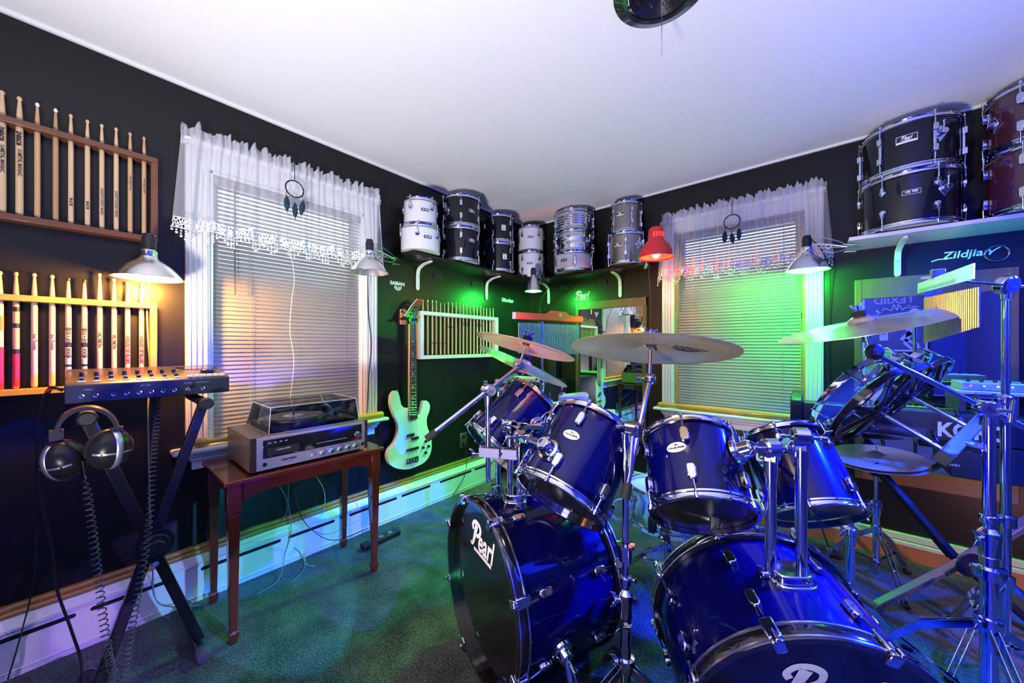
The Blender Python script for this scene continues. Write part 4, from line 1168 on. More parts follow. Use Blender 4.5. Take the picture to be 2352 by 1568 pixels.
def wing(t, p, d, parent=None, s=1.0):
    d = V(d).normalized(); side = V((0, 0, 1)); mb = MB()
    mb.cyl(p, p + d * .030 * s, .005 * s, n=10); mb.cyl(p + d * .018 * s, p + d * .034 * s, .008 * s, n=12)
    for q in (-1, 1):
        mb.add([p + d * .020 * s + side * .004 * q, p + d * .034 * s + side * .004 * q, p + d * .046 * s + side * q * .024 * s, p + d * .030 * s + side * q * .020 * s,
                p + d * .020 * s + side * .004 * q + d.cross(side) * .004, p + d * .034 * s + side * .004 * q + d.cross(side) * .004, p + d * .046 * s + side * q * .024 * s + d.cross(side) * .004, p + d * .030 * s + side * q * .020 * s + d.cross(side) * .004],
               [(0, 1, 2, 3), (7, 6, 5, 4), (0, 4, 5, 1), (1, 5, 6, 2), (2, 6, 7, 3), (3, 7, 4, 0)])
    return obj('wing_nut', mb, chrome, parent or t, bev=.0015)
pole_stand('chime_stand', 'thin chrome stand holding the red bar chimes', mid, mid.z, .30, zmid=P(1240, 880, 2.12).z, r1=.010, r2=.0075, foot=.15, a0=1.2)

# green lit second chimes, beside the big stand on the right
A2 = P(2134, 672, 1.31); B2 = P(2281, 637, .80)
t, M, L = chimes('bar_chimes', 'bar chimes with a green lit bar and brassy tubes at the right of the kit', A2, B2, .036, 34, .165, .092, mat('pale_bar', (.55, .60, .55), .4), mat('chime_brass', (.42, .42, .24), .25, 1.), False, '')
tk = MB()
for k in range(26):
    p = M @ V((L * (.06 + .74 * k / 26), .002, .0285)); tk.box(p + V((0, 0, .006)), (.0012, .0012, .011))
obj('scale_marks', tk, logok, t)
obj('mount_bracket', MB().box(M @ V((L * .33, .050, .014)), (.03, .03, .03), M.to_3x3()).cyl(M @ V((L * .33, .04, -.02)), M @ V((L * .33, .04, .05)), .006), chrome, t, bev=.002)
mb = MB(); disc(mb, M @ Matrix.Translation((L * .80, .019, .0287)), .010, .010, 24); bb_ = obj('badge', mb, mat('pale_green_badge', (.7, .8, .7), .5), t)
ARMEND = M @ V((L * .33, .03, -.006))

# ================================================================ SIDE TABLE + STEREO
mmah = wood('red_mahogany', (.17, .022, .012), .45, .22, 5, (1.3, 12, 12), coat=.6)
mmahl = wood('red_mahogany_legs', (.17, .022, .012), .45, .22, 5, (12, 12, 1.3), coat=.6)
TX0, TX1, TY0, TY1, TZ = .100, .505, -2.500, -1.855, .640
tb = thing('side_table', 'small red mahogany side table under the left wall window', 'table', V(((TX0 + TX1) / 2, (TY0 + TY1) / 2, 0)))
obj('tabletop', MB().bx(TX0, TX1, TY0, TY1, TZ - .018, TZ), mmah, tb, bev=.004)
def apron(a, b_, along):
    n = 16; pts = [(0, 0)]
    for i in range(n + 1):
        s = i / n; h = .075 - .022 * min(1, max(0, (min(s, 1 - s) - .06) / .10)) ; pts.append((s, -h))
    pts.append((1, 0)); return pts
for x in (TX0 + .03, TX1 - .045):
    M = Matrix(((0, 0, 1, x), (1, 0, 0, TY0 + .03), (0, 1, 0, TZ - .018), (0, 0, 0, 1)))
    obj('apron', MB().prism([(a * (TY1 - TY0 - .06), b_) for a, b_ in apron(0, 0, 0)], M, .015), mmah, tb)
for y in (TY0 + .03, TY1 - .045):
    M = Matrix(((1, 0, 0, TX0 + .03), (0, 0, 1, y), (0, 1, 0, TZ - .018), (0, 0, 0, 1)))
    obj('apron', MB().prism([(a * (TX1 - TX0 - .06), b_) for a, b_ in apron(0, 0, 0)], M, .015), mmah, tb)
for x in (TX0 + .035, TX1 - .035):
    for y in (TY0 + .035, TY1 - .035):
        mb = MB(); n = 4
        def sq(z, h): return [V((x + sx * h, y + sy * h, z)) for sx, sy in ((-1, -1), (1, -1), (1, 1), (-1, 1))]
        prof = [(TZ - .018, .022), (TZ - .125, .022), (TZ - .130, .018), (TZ - .145, .021), (TZ - .150, .019), (.060, .0115), (.055, .016), (.040, .016), (CARP, .010)]
        for z, h in prof: mb.v += sq(z, h)
        for k in range(len(prof) - 1): mb.f += [(4 * k + i, 4 * k + (i + 1) % 4, 4 * k + 4 + (i + 1) % 4, 4 * k + 4 + i) for i in range(4)]
        mb.f += [(3, 2, 1, 0), tuple(4 * len(prof) - 4 + i for i in range(4))]
        obj('leg', mb, mmahl, tb, bev=.001)
# receiver
RX0, RX1, RY0, RY1, RZ0, RZ1 = .135, .488, -2.415, -1.935, TZ + .010, TZ + .145
mwal = wood('walnut_veneer', (.26, .155, .095), .55, .4, 5, (2, 10, 14)); mwald = wood('dark_walnut_edge', (.035, .018, .014), .5, .35, 5, (10, 10, 2))
msil = mat('silver_faceplate', (.62, .60, .66), .3, .75); mgl = mat('smoked_glass', (.008, .008, .012), .06, coat=1)
st_ = thing('stereo_receiver', 'walnut cased silver front stereo receiver standing on the side table', 'stereo', V(((RX0 + RX1) / 2, (RY0 + RY1) / 2, TZ)))
obj('cabinet', MB().bx(RX0, RX1 - .006, RY0, RY1, RZ0, RZ1), mwal, st_, bev=.002)
e = MB(); e.bx(RX1 - .010, RX1 + .002, RY0, RY0 + .020, RZ0, RZ1); e.bx(RX1 - .010, RX1 + .002, RY1 - .014, RY1, RZ0, RZ1); obj('cheek', e, mwald, st_, bev=.001)
obj('faceplate', MB().bx(RX1 - .008, RX1, RY0 + .020, RY1 - .014, RZ0 + .002, RZ1 - .004), msil, st_, bev=.001)
gl = obj('dial_glass', MB().bx(RX1 - .004, RX1 + .002, RY0 + .042, RY1 - .030, RZ0 + .047, RZ1 - .014), mgl, st_, bev=.001)
FX = RX1 + .0023
def face(y, z): 
    M = Matrix((V((0, 1, 0)), V((0, 0, 1)), V((1, 0, 0)))).transposed().to_4x4(); M.translation = V((FX, y, z)); return M
tp_ = obj('tape_slot', MB().bx(RX1, RX1 + .0035, RY0 + .060, RY0 + .175, RZ0 + .055, RZ0 + .085), mat('slot_dark', (.02, .02, .022), .3), st_, bev=.001)
M_ = face(RY0 + .115, RZ0 + .075); M_.translation.x = RX1 + .004
obj('lettering', textmb('8-TRACK STEREO', .0065, M_), logow, tp_)
obj('lettering', textmb('SOLID STATE STEREOPHONIC RECEIVER SYSTEM', .0062, face(RY0 + .31, RZ0 + .068)), mat('grey_print', (.5, .5, .52), .5), gl)
lt = MB()
for k, y in enumerate((.065, .085, .105, .125)): lt.add(rectmb(face(RY0 + y, RZ0 + .107), .010, .003).v, [(0, 1, 2, 3)])
lt.flat = True; obj('indicator_print', lt, mat('dim_blue', (.25, .28, .5), .5, emit=(.3, .35, 1), es=.5), gl)
obj('lettering', textmb('CENTREX', .013, face(RY0 + .135, RZ0 + .028), .0004), logok, st_)
obj('lettering', textmb('by PIONEER', .006, face(RY0 + .135, RZ0 + .016)), logok, st_)
def knob(y, z, r, h=.016):
    k = obj('knob', MB().lathe([(0, h), (r * .8, h), (r * .86, h - .001), (r * .9, h * .3), (r, h * .25), (r, 0)], V((RX1, y, z)), (1, 0, 0), 20), chrome_s, st_)
    obj('pointer', MB().bx(RX1 + h, RX1 + h + .0006, y - .0006, y + .0006, z, z + r * .75), logok, k)
for y, r in ((.225, .0065), (.268, .0105), (.307, .0105), (.345, .0105), (.382, .0105), (.417, .0105)):
    knob(RY0 + y, RZ0 + .022, r)
    M_ = face(RY0 + y, RZ0 + .040); obj('lettering', textmb({.225: 'SPEAKER', .268: 'BASS', .307: 'TREBLE', .345: 'BALANCE', .382: 'VOLUME', .417: 'FUNCTION'}[y], .0045, M_), logok, st_)
knob(RY1 - .052, RZ0 + .075, .0135, .018)
for y in (.048, .452):
    obj('jack', MB().lathe([(0, .001), (.004, .001), (.0045, .005), (.0075, .005), (.008, 0)], V((RX1, RY0 + y if y < .4 else RY1 - .026, RZ0 + .024)), (1, 0, 0), 16), black_plastic, st_)
for x in (RX0 + .03, RX1 - .03):
    for y in (RY0 + .04, RY1 - .04): obj('foot', MB().cyl(V((x, y, TZ)), V((x, y, RZ0)), .012, n=14), rubber, st_)
# turntable with dust cover on top
DX0, DX1, DY0, DY1 = .140, .462, -2.345, -1.965
tt = thing('turntable', 'record turntable under a smoked dust cover on top of the receiver', 'turntable', V(((DX0 + DX1) / 2, (DY0 + DY1) / 2, RZ1)))
obj('plinth', MB().bx(DX0 + .012, DX1 - .012, DY0 + .012, DY1 - .012, RZ1 + .0005, RZ1 + .020), black_plastic, tt, bev=.003)
pc = V(((DX0 + DX1) / 2, DY0 + .145, RZ1 + .020))
obj('platter', MB().lathe([(0, .016), (.132, .016), (.135, .012), (.135, 0)], pc, n=56), mat('platter_metal', (.22, .22, .24), .3, .9), tt)
rc = obj('record', MB().lathe([(0, .0185), (.120, .0185), (.121, .0165)], pc, n=56), mat('vinyl', (.012, .012, .013), .18, coat=.5), tt)
obj('record_label', MB().lathe([(0, .0192), (.042, .0192)], pc, n=40), mat('record_label_white', (.75, .75, .76), .5), rc)
obj('spindle', MB().cyl(pc, pc + V((0, 0, .085)), .0035, n=10), mat('dull_spindle', (.2, .08, .06), .4), tt)
ta = V((DX0 + .07, DY1 - .055, RZ1 + .020))
obj('tonearm_base', MB().cyl(ta, ta + V((0, 0, .035)), .022, .018, n=20).cyl(ta + V((.13, .0, 0)), ta + V((.13, 0, .020)), .012, n=14), mat('arm_base', (.08, .08, .10), .3, .5), tt)
te = V((DX1 - .075, DY1 - .085, RZ1 + .050))
obj('tonearm', MB().tube([ta + V((-.03, 0, .045)), ta + V((0, 0, .045)), te, te + V((.03, -.03, -.006))], .0035, 8).box(te + V((.025, -.03, -.010)), (.03, .016, .012)), chrome_s, tt)
dc = MB(); z0, z1 = RZ1 + .001, RZ1 + .108; i_ = .010
lo_ = [V((DX0, DY0, z0)), V((DX1, DY0, z0)), V((DX1, DY1, z0)), V((DX0, DY1, z0))]; hi_ = [V((DX0 + .06, DY0 + i_, z1)), V((DX1 - i_, DY0 + i_, z1)), V((DX1 - i_, DY1 - i_, z1)), V((DX0 + .06, DY1 - i_, z1))]
dc.add(lo_ + hi_, [(0, 1, 5, 4), (1, 2, 6, 5), (2, 3, 7, 6), (3, 0, 4, 7), (4, 5, 6, 7)])
mcov = bpy.data.materials.new('smoked_acrylic'); mcov.use_nodes = True; nt = mcov.node_tree; nt.nodes.remove(nt.nodes['Principled BSDF'])
a_ = nt.nodes.new('ShaderNodeBsdfTransparent'); a_.inputs[0].default_value = (.78, .80, .90, 1); g_ = nt.nodes.new('ShaderNodeBsdfGlossy'); g_.inputs['Roughness'].default_value = .03
f_ = nt.nodes.new('ShaderNodeFresnel'); f_.inputs[0].default_value = 1.6; mx = nt.nodes.new('ShaderNodeMixShader')
nt.links.new(f_.outputs[0], mx.inputs[0]); nt.links.new(a_.outputs[0], mx.inputs[1]); nt.links.new(g_.outputs[0], mx.inputs[2]); nt.links.new(mx.outputs[0], nt.nodes['Material Output'].inputs[0])
obj('dust_cover', dc, mcov, tt, smooth=False)
ed = MB()
for a, b_ in ((0, 1), (1, 2), (4, 5), (5, 6), (6, 7), (0, 4), (1, 5), (2, 6)): ed.tube([(lo_ + hi_)[a], (lo_ + hi_)[b_]], .0013, 5)
obj('cover_edge', ed, mat('acrylic_edge', (.55, .56, .62), .2), tt)

# ================================================================ RECORDER ON X STAND
q0 = C(-1.4125, 1.13, 0); q1 = C(-1.143, 1.449, 0)
dv = V((q1.x - q0.x, q1.y - q0.y, 0)); RL = dv.length; dv.normalize(); nv = V((-dv.y, dv.x, 0))     # nv points toward the wall
if nv.x > 0: nv = -nv
ZR = .965
rec = thing('multitrack_recorder', 'black desktop multitrack recorder with a row of jacks on the folding stand', 'recorder', V((q0.x, q0.y, ZR)))
Mr = Matrix((dv, nv, V((0, 0, 1)))).transposed().to_4x4(); Mr.translation = V((q0.x, q0.y, ZR))
prf = [(0, 0), (.27, 0), (.27, .095), (.25, .100), (.012, .066), (0, .058)]
mb = MB(); mb.prism([(a, b_) for a, b_ in prf], Mr @ Matrix(((0, 0, 1, 0), (1, 0, 0, 0), (0, 1, 0, 0), (0, 0, 0, 1))), RL)
obj('case', mb, mat('charcoal_case', (.018, .018, .022), .35, coat=.2), rec, bev=.003)
rl = lambda x, y, z: Mr @ V((x, y, z))
Mf = Matrix((dv, V((0, 0, 1)), -nv)).transposed().to_4x4()
def mf(x, z): 
    m_ = Mf.copy(); m_.translation = rl(x, -.0006, z); return m_
jk = [.035, .065, .105, .135, .165, .195, .225, .255, .292, .335]
for k, x in enumerate(jk):
    j = obj('jack', MB().lathe([(0, -.003), (.0035, -.003), (.0038, .0005), (.0065, .0012), (.0068, 0)], rl(x, 0, .022), -nv, 16), chrome_s, rec)
for tx, x, z in (('DIRECT', .05, .042), ('MIC / LINE', .18, .046), ('PHONES', .292, .045), ('FOOT SWITCH', .335, .045)):
    obj('lettering', textmb(tx, .0055, mf(x, z)), mat('pale_print', (.35, .35, .36), .5), rec)
def top(x, y): return rl(x, y, .066 + (y - .012) * .143 + .0008)
tm = Matrix((dv, (nv + V((0, 0, .143))).normalized(), dv.cross((nv + V((0, 0, .143))).normalized()))).transposed()
mtop = mat('silver_keys', (.45, .44, .42), .4); mkn = mat('fader_black', (.03, .03, .032), .35)
for k in range(8):
    x = .035 + k * .033
    f_ = MB(); 
    obj('fader_slot', MB().box(top(x, .06), (.003, .06, .0012), tm), logok, rec)
    obj('fader_cap', MB().box(top(x, .045 + .012 * ((k * 7) % 3)) + V((0, 0, .004)), (.010, .016, .008), tm), mkn, rec, bev=.001)
    obj('channel_button', MB().box(top(x, .018) + V((0, 0, .001)), (.018, .009, .003), tm), mtop, rec, bev=.001)
    obj('dial', MB().cyl(top(x, .115), top(x, .115) + V((0, 0, .012)), .006, n=12), mkn, rec)
for k in range(6): obj('transport_button', MB().box(top(.300 + k * .0195, .016) + V((0, 0, .003)), (.016, .012, .008), tm), mtop, rec, bev=.001)
obj('display', MB().box(top(.345, .19), (.13, .06, .002), tm), mgl, rec, bev=.001)
obj('jog_wheel', MB().lathe([(0, .010), (.020, .010), (.022, .008), (.022, 0)], top(.365, .10), (0, 0, 1), 28), mkn, rec)

# X stand : square steel tubes crossing
Lb, Lt = C(-1.251, 1.055, 0), C(-1.251, 1.055, 0)
Rb = C(-1.185, 1.353, 0); Rt = C(-1.167, 1.36, 0)
TL = V((Lt.x, Lt.y, ZR - .030)); TR = V((Rt.x, Rt.y, ZR - .035)); BL = V((Lb.x, Lb.y, .055)); BR = V((Rb.x, Rb.y, .055))
nw = nv.copy(); nb = dv.copy()
xs = thing('folding_x_stand', 'black folding X stand carrying the multitrack recorder', 'stand', (BL + BR) / 2)
obj('leg', MB().beam(TR + nw * .018, BL + nw * .018, .030, .026, nw), dark_metal, xs, bev=.003)
obj('leg', MB().beam(TL - nw * .018, BR - nw * .018, .030, .026, nw), dark_metal, xs, bev=.003)
piv = (TR + BL) / 2
obj('pivot_disc', MB().cyl(piv - nw * .040, piv - nw * .055, .038, n=32).cyl(piv - nw * .055, piv - nw * .075, .024, n=24), black_plastic, xs, bev=.002)
obj('pivot_plate', MB().prism([(.05 * math.cos(2 * PI * k / 24), .05 * math.sin(2 * PI * k / 24)) for k in range(24)], frame(piv - nw * .034, -nw), .004), dark_metal, xs)
obj('locking_pin', MB().cyl(piv + V((0, 0, -.055)) - nw * .034, piv + V((0, 0, -.055)) - nw * .060, .009, n=14), chrome_s, xs)
for nm, p_ in (('support_arm', TL), ('support_arm', TR)):
    s0 = p_ - nw * .035 + V((0, 0, .005)); s1_ = p_ + nw * .30 + V((0, 0, .005))
    a_ = obj(nm, MB().cyl(s0, s1_, .0165, n=24), rubber, xs)
    obj('end_cap', MB().lathe([(0, .012), (.016, .012), (.021, .008), (.021, -.012), (.0165, -.014)], s0, -nw, 24), black_plastic, a_)
for p_ in (BL, BR):
    c_ = V((p_.x, p_.y, CARP + .021)); s0 = c_ - nw * .09; s1_ = c_ + nw * .28
    a_ = obj('foot_bar', MB().cyl(s0, s1_, .017, n=24), dark_metal, xs)
    for s_, d_ in ((s0, -nw), (s1_, nw)): obj('rubber_end', MB().lathe([(0, .02), (.019, .018), (.021, .01), (.021, -.03), (.018, -.032)], s_, d_, 20), mat('grey_rubber', (.09, .09, .12), .5), a_)
# headphones hanging on the left support arm
hc = TL - nw * .060 + V((0, 0, .022))
hp = thing('headphones', 'big black studio headphones hanging from the stand arm', 'headphones', hc)
hx = RX * .96 + RF * .28; hR = .066
arc = []
for k in range(25):
    a = PI * (.02 + .96 * k / 24); arc.append(hc + hx * (math.cos(PI - a) * hR) + V((0, 0, -.050 + math.sin(a) * .068)))
mb = MB()
vs = []; 
for p_ in arc:
    c_ = hc + V((0, 0, -.050)); d = (p_ - c_).normalized()
    for o, w in ((-.006, -.018), (.004, -.020), (.008, 0), (.004, .020), (-.006, .018)): vs.append(p_ + d * o + nw * w)
mb.v = vs
for k in range(24):
    for j in range(5): mb.f.append((k * 5 + j, k * 5 + (j + 1) % 5, k * 5 + 5 + (j + 1) % 5, k * 5 + 5 + j))
mb.f += [(0, 1, 2, 3, 4), tuple(24 * 5 + i for i in (4, 3, 2, 1, 0))]
obj('headband', mb, mat('black_leatherette', (.02, .018, .016), .3, coat=.4), hp)
for q in (-1, 1):
    cc = hc + hx * q * .052 + V((0, 0, -.116 - (.012 if q < 0 else -.012))) ; ax = (hx * q * .62 - nw * .75 + V((0, 0, -.22))).normalized()
    Mc = frame(cc, ax, V((0, 0, 1)))
    Ms = Mc @ Matrix.Diagonal((1.15, .95, 1, 1))
    Ms = Ms @ Matrix.Scale(1.12, 4); cup = MB().lathe([(0, .036), (.018, .034), (.032, .027), (.042, .014), (.045, 0), (.044, -.006)], n=40); cup.v = [Ms @ v for v in cup.v]
    e_ = obj('earcup', cup, mat('black_gloss_plastic', (.012, .012, .013), .3, spec=.3), hp)
    pad = MB().lathe([(.030 + .012 * math.cos(2 * PI * k / 10), -.018 + .013 * math.sin(2 * PI * k / 10)) for k in range(10)], n=36, closed=True); pad.v = [Ms @ v for v in pad.v]
    obj('ear_pad', pad, mat('pad_leather', (.02, .02, .022), .4), e_)
    bs = MB(); 
    for off in (-.004,):
        vs = []; n_ = 14
        for k in range(n_ + 1):
            a = -1.25 + 2.5 * k / n_; rr = .0455; 
            for wv in (-.007, .007): vs.append(Ms @ V((rr * math.sin(a), wv, .0365 * math.cos(a * 1.02) + .0006)))
        bs.add(vs, [(2 * k, 2 * k + 1, 2 * k + 3, 2 * k + 2) for k in range(n_)])
    bs.flat = True
    obj('silver_band', bs, mat('satin_silver', (.55, .55, .6), .3, .8), e_, solid=.0008)
    ln = MB(); vs = []
    for k in range(13):
        a = -1.2 + 2.4 * k / 12
        for wv in (-.002, .002): vs.append(Ms @ V((wv, .0455 * math.sin(a), .0368 * math.cos(a * 1.02) + .0008)))
    ln.add(vs, [(2 * k, 2 * k + 1, 2 * k + 3, 2 * k + 2) for k in range(12)]); ln.flat = True
    obj('trim_line', ln, mat('satin_silver', (.55, .55, .6), .3, .8), e_)
    top_ = arc[0] if q < 0 else arc[-1]
    yk = MB().tube(sp([top_, top_ + V((0, 0, -.030)), cc + V((0, 0, .052)) + ax * -.005], 5), .0045, 8); yk.box(top_ + V((0, 0, -.01)), (.018, .026, .030))
    obj('yoke', yk, dark_metal, hp, bev=.002)
def helix(pts, R, pitch, r, flat0=0):
    path = sp(pts, 20); out = []; s = 0
    L = 0
    for i in range(len(path) - 1): L += (path[i + 1] - path[i]).length
    n = int(L / pitch * 10); cum = [0]
    for i in range(len(path) - 1): cum.append(cum[-1] + (path[i + 1] - path[i]).length)
    j = 0
    for i in range(n + 1):
        t_ = L * i / n
        while j < len(cum) - 2 and cum[j + 1] < t_: j += 1
        f = (t_ - cum[j]) / max(1e-6, cum[j + 1] - cum[j]); p_ = path[j].lerp(path[j + 1], f)
        d = (path[j + 1] - path[j]).normalized(); x = d.cross(V((0, 1, .1))).normalized(); y = d.cross(x); a = 2 * PI * i / 10
        e = min(1, t_ / .06, (L - t_) / .03)
        out.append(p_ + (x * math.cos(a) + y * math.sin(a)) * R * e)
    return out
mcoil = mat('grey_coiled_cable', (.06, .065, .07), .35, coat=.3)
CB = MB(); path1 = [P(195, 1088, 1.02), P(203, 1150, 1.02), P(225, 1320, 1.04), P(245, 1480, 1.05), P(262, 1560, 1.10), P(285, 1640, 1.10)]
tag(obj('coiled_cable', MB().tube([P(190, 1060, .985)] + helix(path1, .0085, .0165, .0016), .0016, 6), mcoil), 'long coiled cable dropping from the headphones to the floor', 'cable')
path2 = [P(368, 905, 1.325), P(362, 960, 1.32), P(352, 1060, 1.22), P(345, 1180, 1.14), P(328, 1300, 1.10), P(305, 1430, 1.09), P(285, 1560, 1.09), P(275, 1640, 1.1)]
tag(obj('coiled_cable', MB().tube([P(366, 905, 1.35)] + helix(path2, .0085, .0165, .0016), .0016, 6), mcoil), 'coiled cable plugged into the recorder front and hanging along the stand', 'cable')
obj('plug', MB().cyl(rl(.292, -.001, .022), rl(.292, -.030, .022), .0055, n=12), mat('brass_plug', (.8, .6, .3), .25, 1.), rec)
def wire(name, label, pts, r=.003, m=black_plastic, cat='cable', n=6): return tag(obj(name, MB().tube(sp(pts, 8), r, n), m), label, cat)
wire('black_cable', 'black cable looping from the recorder left end down to the carpet', [rl(-.005, .06, .04), P(112, 893, 1.16), P(92, 960, 1.18), P(86, 1100, 1.20), P(120, 1260, 1.20), P(130, 1350, 1.18), P(165, 1450, 1.17), P(188, 1530, 1.16), P(185, 1640, 1.12)], .0042)
wire('black_cable', 'thin black cable left of the stand, trailing in front of the heater', [rl(-.005, .08, .04), P(118, 895, 1.2), P(100, 960, 1.22), P(96, 1100, 1.25), P(85, 1200, 1.25), P(78, 1330, 1.22), P(50, 1450, 1.2), P(18, 1560, 1.12)], .0022)
wire('red_plug', 'red cable plug at the left end of the recorder', [rl(.0, .07, .045), P(118, 893, 1.16), P(105, 900, 1.16)], .0035, mat('red_plastic', (.6, .03, .02), .4), 'plug')
# cords under the table
gyc = mat('grey_cord', (.22, .22, .24), .5)
wire('grey_cord', 'grey cord looping under the table in front of the heater, leftmost', [V((.30, -2.28, .55)), P(660, 1150, 1.8), P(668, 1220, 1.85), P(655, 1270, 1.85), P(640, 1330, 1.735), P(590, 1365, 1.63)], .002, gyc)
wire('grey_cord', 'grey cord looping under the table, middle of the bundle', [V((.30, -2.22, .55)), P(660, 1170, 1.85), P(648, 1200, 1.88), P(660, 1245, 1.9), P(690, 1270, 1.87), P(700, 1302, 1.83), P(672, 1335, 1.72)], .0018, gyc)
wire('grey_cord', 'black cord crossing under the table to the power strip', [V((.28, -2.2, .55)), P(690, 1180, 1.9), P(720, 1220, 1.93), P(760, 1240, 1.93), P(800, 1232, 1.95), P(835, 1216, 2.0)], .002)
wire('grey_cord', 'pale cord hanging in a loop under the table right half', [V((.26, -2.12, .56)), P(742, 1120, 2.0), P(746, 1160, 2.02), P(735, 1200, 2.02), P(712, 1240, 1.98), P(700, 1290, 1.87), P(720, 1300, 1.84)], .0018, mat('pale_cord', (.5, .5, .5), .5))
wire('white_cord', 'thin white cord hanging in front of the left window blind', [W(668, 580, 'X', .13), W(676, 640, 'X', .06), W(670, 690, 'X', .055), W(666, 760, 'X', .05), W(675, 830, 'X', .05), W(665, 925, 'X', .05)], .0016, mat('white_cord_m', (.75, .73, .68), .5))
# power strip and outlet
pa = P(832, 1228, 1.99); pa.z = CARP + .001; pb = P(915, 1208, 2.17); pb.z = CARP + .001
ps_ = thing('power_strip', 'dark power strip lying on the carpet beside the heater', 'power strip', pa)
obj('body', MB().beam(pa + V((0, 0, .016)), pb + V((0, 0, .016)), .05, .03), black_plastic, ps_, bev=.004)
for k in range(3):
    c_ = pa.lerp(pb, .25 + .25 * k) + V((0, 0, .031)); obj('socket', MB().cyl(c_, c_ + V((0, 0, .002)), .014, n=16), mat('socket_grey', (.2, .22, .2), .5), ps_)
oc = W(1064, 1010, 'X', .0)
ol = thing('wall_outlet', 'metal wall outlet with a plugged in cord, left wall', 'outlet', oc)
obj('plate', MB().box(oc + V((.003, 0, 0)), (.006, .072, .115)), mat('worn_metal_plate', (.45, .42, .38), .35, .9, noise=(40, .3, (1, 1, 1))), ol, bev=.002)
obj('socket', MB().box(oc + V((.007, 0, .025)), (.003, .034, .028)), black_plastic, ol, bev=.003)
obj('plug', MB().box(oc + V((.018, 0, -.028)), (.026, .028, .028)), black_plastic, ol, bev=.004)
wire('outlet_cord', 'thin black cord hanging from the wall outlet to the carpet', [oc + V((.03, 0, -.035)), W(1072, 1060, 'X', .05), W(1068, 1090, 'X', .085), W(1055, 1115, 'X', .10), P(1038, 1139, 2.72)], .0025)

# ================================================================ CEILING VENT
vc = C(.487, 1.172, 0); vc.z = CEIL
vt = thing('ceiling_vent', 'round black ringed vent with a ball pull chain on the ceiling', 'vent', vc)
mv = mat('black_vent_enamel', (.012, .012, .016), .22, coat=.6)
obj('rim', MB().lathe([(.150, 0), (.150, -.006), (.118, -.020), (.108, -.016), (.108, 0)], vc, n=64), mv, vt)
for r0, dz in ((.100, -.014), (.078, -.017), (.056, -.020), (.034, -.023)):
    obj('ring_vane', MB().lathe([(r0, dz), (r0 - .004, dz - .004), (r0 - .018, dz + .008), (r0 - .016, dz + .010)], vc, n=56, closed=True), mv, vt)
obj('hub', MB().lathe([(0, -.03), (.012, -.028), (.014, -.020), (.010, 0)], vc, n=20), mv, vt)
obj('bar', MB().bx(vc.x - .108, vc.x + .108, vc.y - .004, vc.y + .004, CEIL - .008, CEIL - .002), mv, vt)
ch = MB(); pc_ = C((1520 - CX) / F * 1.20, 1.20, 0); zz = CEIL - .02
zend = P(1520, 131, 1.20).z
while zz > zend:
    ch.sphere((pc_.x, pc_.y, zz), .0019, 6); zz -= .0048
ch.cyl((pc_.x, pc_.y, CEIL - .02), (pc_.x, pc_.y, zend), .0006, n=4)
obj('pull_chain', ch, chrome_s, vt)
# ================================================================ DRUM KIT
def kit_drum(name, label, c, axis, R, L, xhint=None, **k):
    """c: centre of the ring at local z=0 in camera coords, axis -> local z"""
    o = C(*c); z = CD(axis)
    return drum(name, label, 'drum', frame(o, z, xhint or V((0, 0, 1))), R, L, mshell, **k)

def badge_on(t, R, L, px, py, kind, sz):
    """put a badge on the shell where the view ray meets it, upright along the drum axis"""
    M = WM[t.name]; Mi = M.inverted(); o = Mi @ CAM; d = (Mi.to_3x3() @ (P(px, py, 1) - CAM)).normalized()
    a = d.x ** 2 + d.y ** 2; b = 2 * (o.x * d.x + o.y * d.y); c = o.x ** 2 + o.y ** 2 - R * R
    s = (-b - math.sqrt(max(0, b * b - 4 * a * c))) / (2 * a); h = o + d * s
    ang = math.atan2(h.y, h.x); dd = V((math.cos(ang), math.sin(ang), 0)); x_ = V((0, 0, 1)).cross(dd)
    Mb = Matrix((x_, V((0, 0, 1)), dd)).transposed().to_4x4(); Mb.translation = dd * (R + .0012) + V((0, 0, h.z))
    put_badge(t, kind, Mb, sz, R); return ang, h.z

# bass drums -------------------------------------------------------------
def bass(label, c, axis, L, R=.279):
    k = kit_drum('bass_drum', label, c, axis, R, L, n=8, lug='short', a0=PI / 8, hoop='wood', headt=headwhite, headb=headblack)
    return k
rf = V((-.128, 1.24, -.856)); ra = V((.869, .495, 0)).normalized()
ra_w = CD(ra)
# local z runs from the front head (z=0) to the batter side
BZ = CARP + .297 - 1.15
b1c = V((-.128, 1.24, BZ)) + V((ra.x, ra.y, 0)) * .025
bd1 = bass('left bass drum with white script lettering on its black front head', b1c, ra, .385)
B2A = V((.167, .968, .187)).normalized()
bd2 = kit_drum('bass_drum', 'right bass drum nearest the camera, lettered black front head cut by the frame edge', V((.663, .773, -.865)) + B2A * .023, B2A, .262, .300, n=8, lug='short', a0=PI / 8, hoop='wood', headt=headwhite, headb=headblack)
def head_frame(t, x, y, z=-.0005):  # noqa
    """frame on the front head: local x right / y up as seen from in front"""
    M = WM[t.name]; n = -(M.to_3x3() @ V((0, 0, 1))).normalized(); up = V((0, 0, 1)); r = up.cross(n).normalized(); up = n.cross(r)
    o = M @ V((0, 0, .003)); o = o + n * .0012 + r * x + up * y
    Q = Matrix((r, up, n)).transposed().to_4x4(); Q.translation = o; return Q
def wordpos(t, px, py):
    M = WM[t.name]; n = -(M.to_3x3() @ V((0, 0, 1))).normalized(); o = M @ V((0, 0, .003)); d = P(px, py, 1) - CAM
    s = (o - CAM).dot(n) / d.dot(n); h = CAM + d * s - o; up = V((0, 0, 1)); r = up.cross(n).normalized(); up = n.cross(r)
    return h.dot(r), h.dot(up)
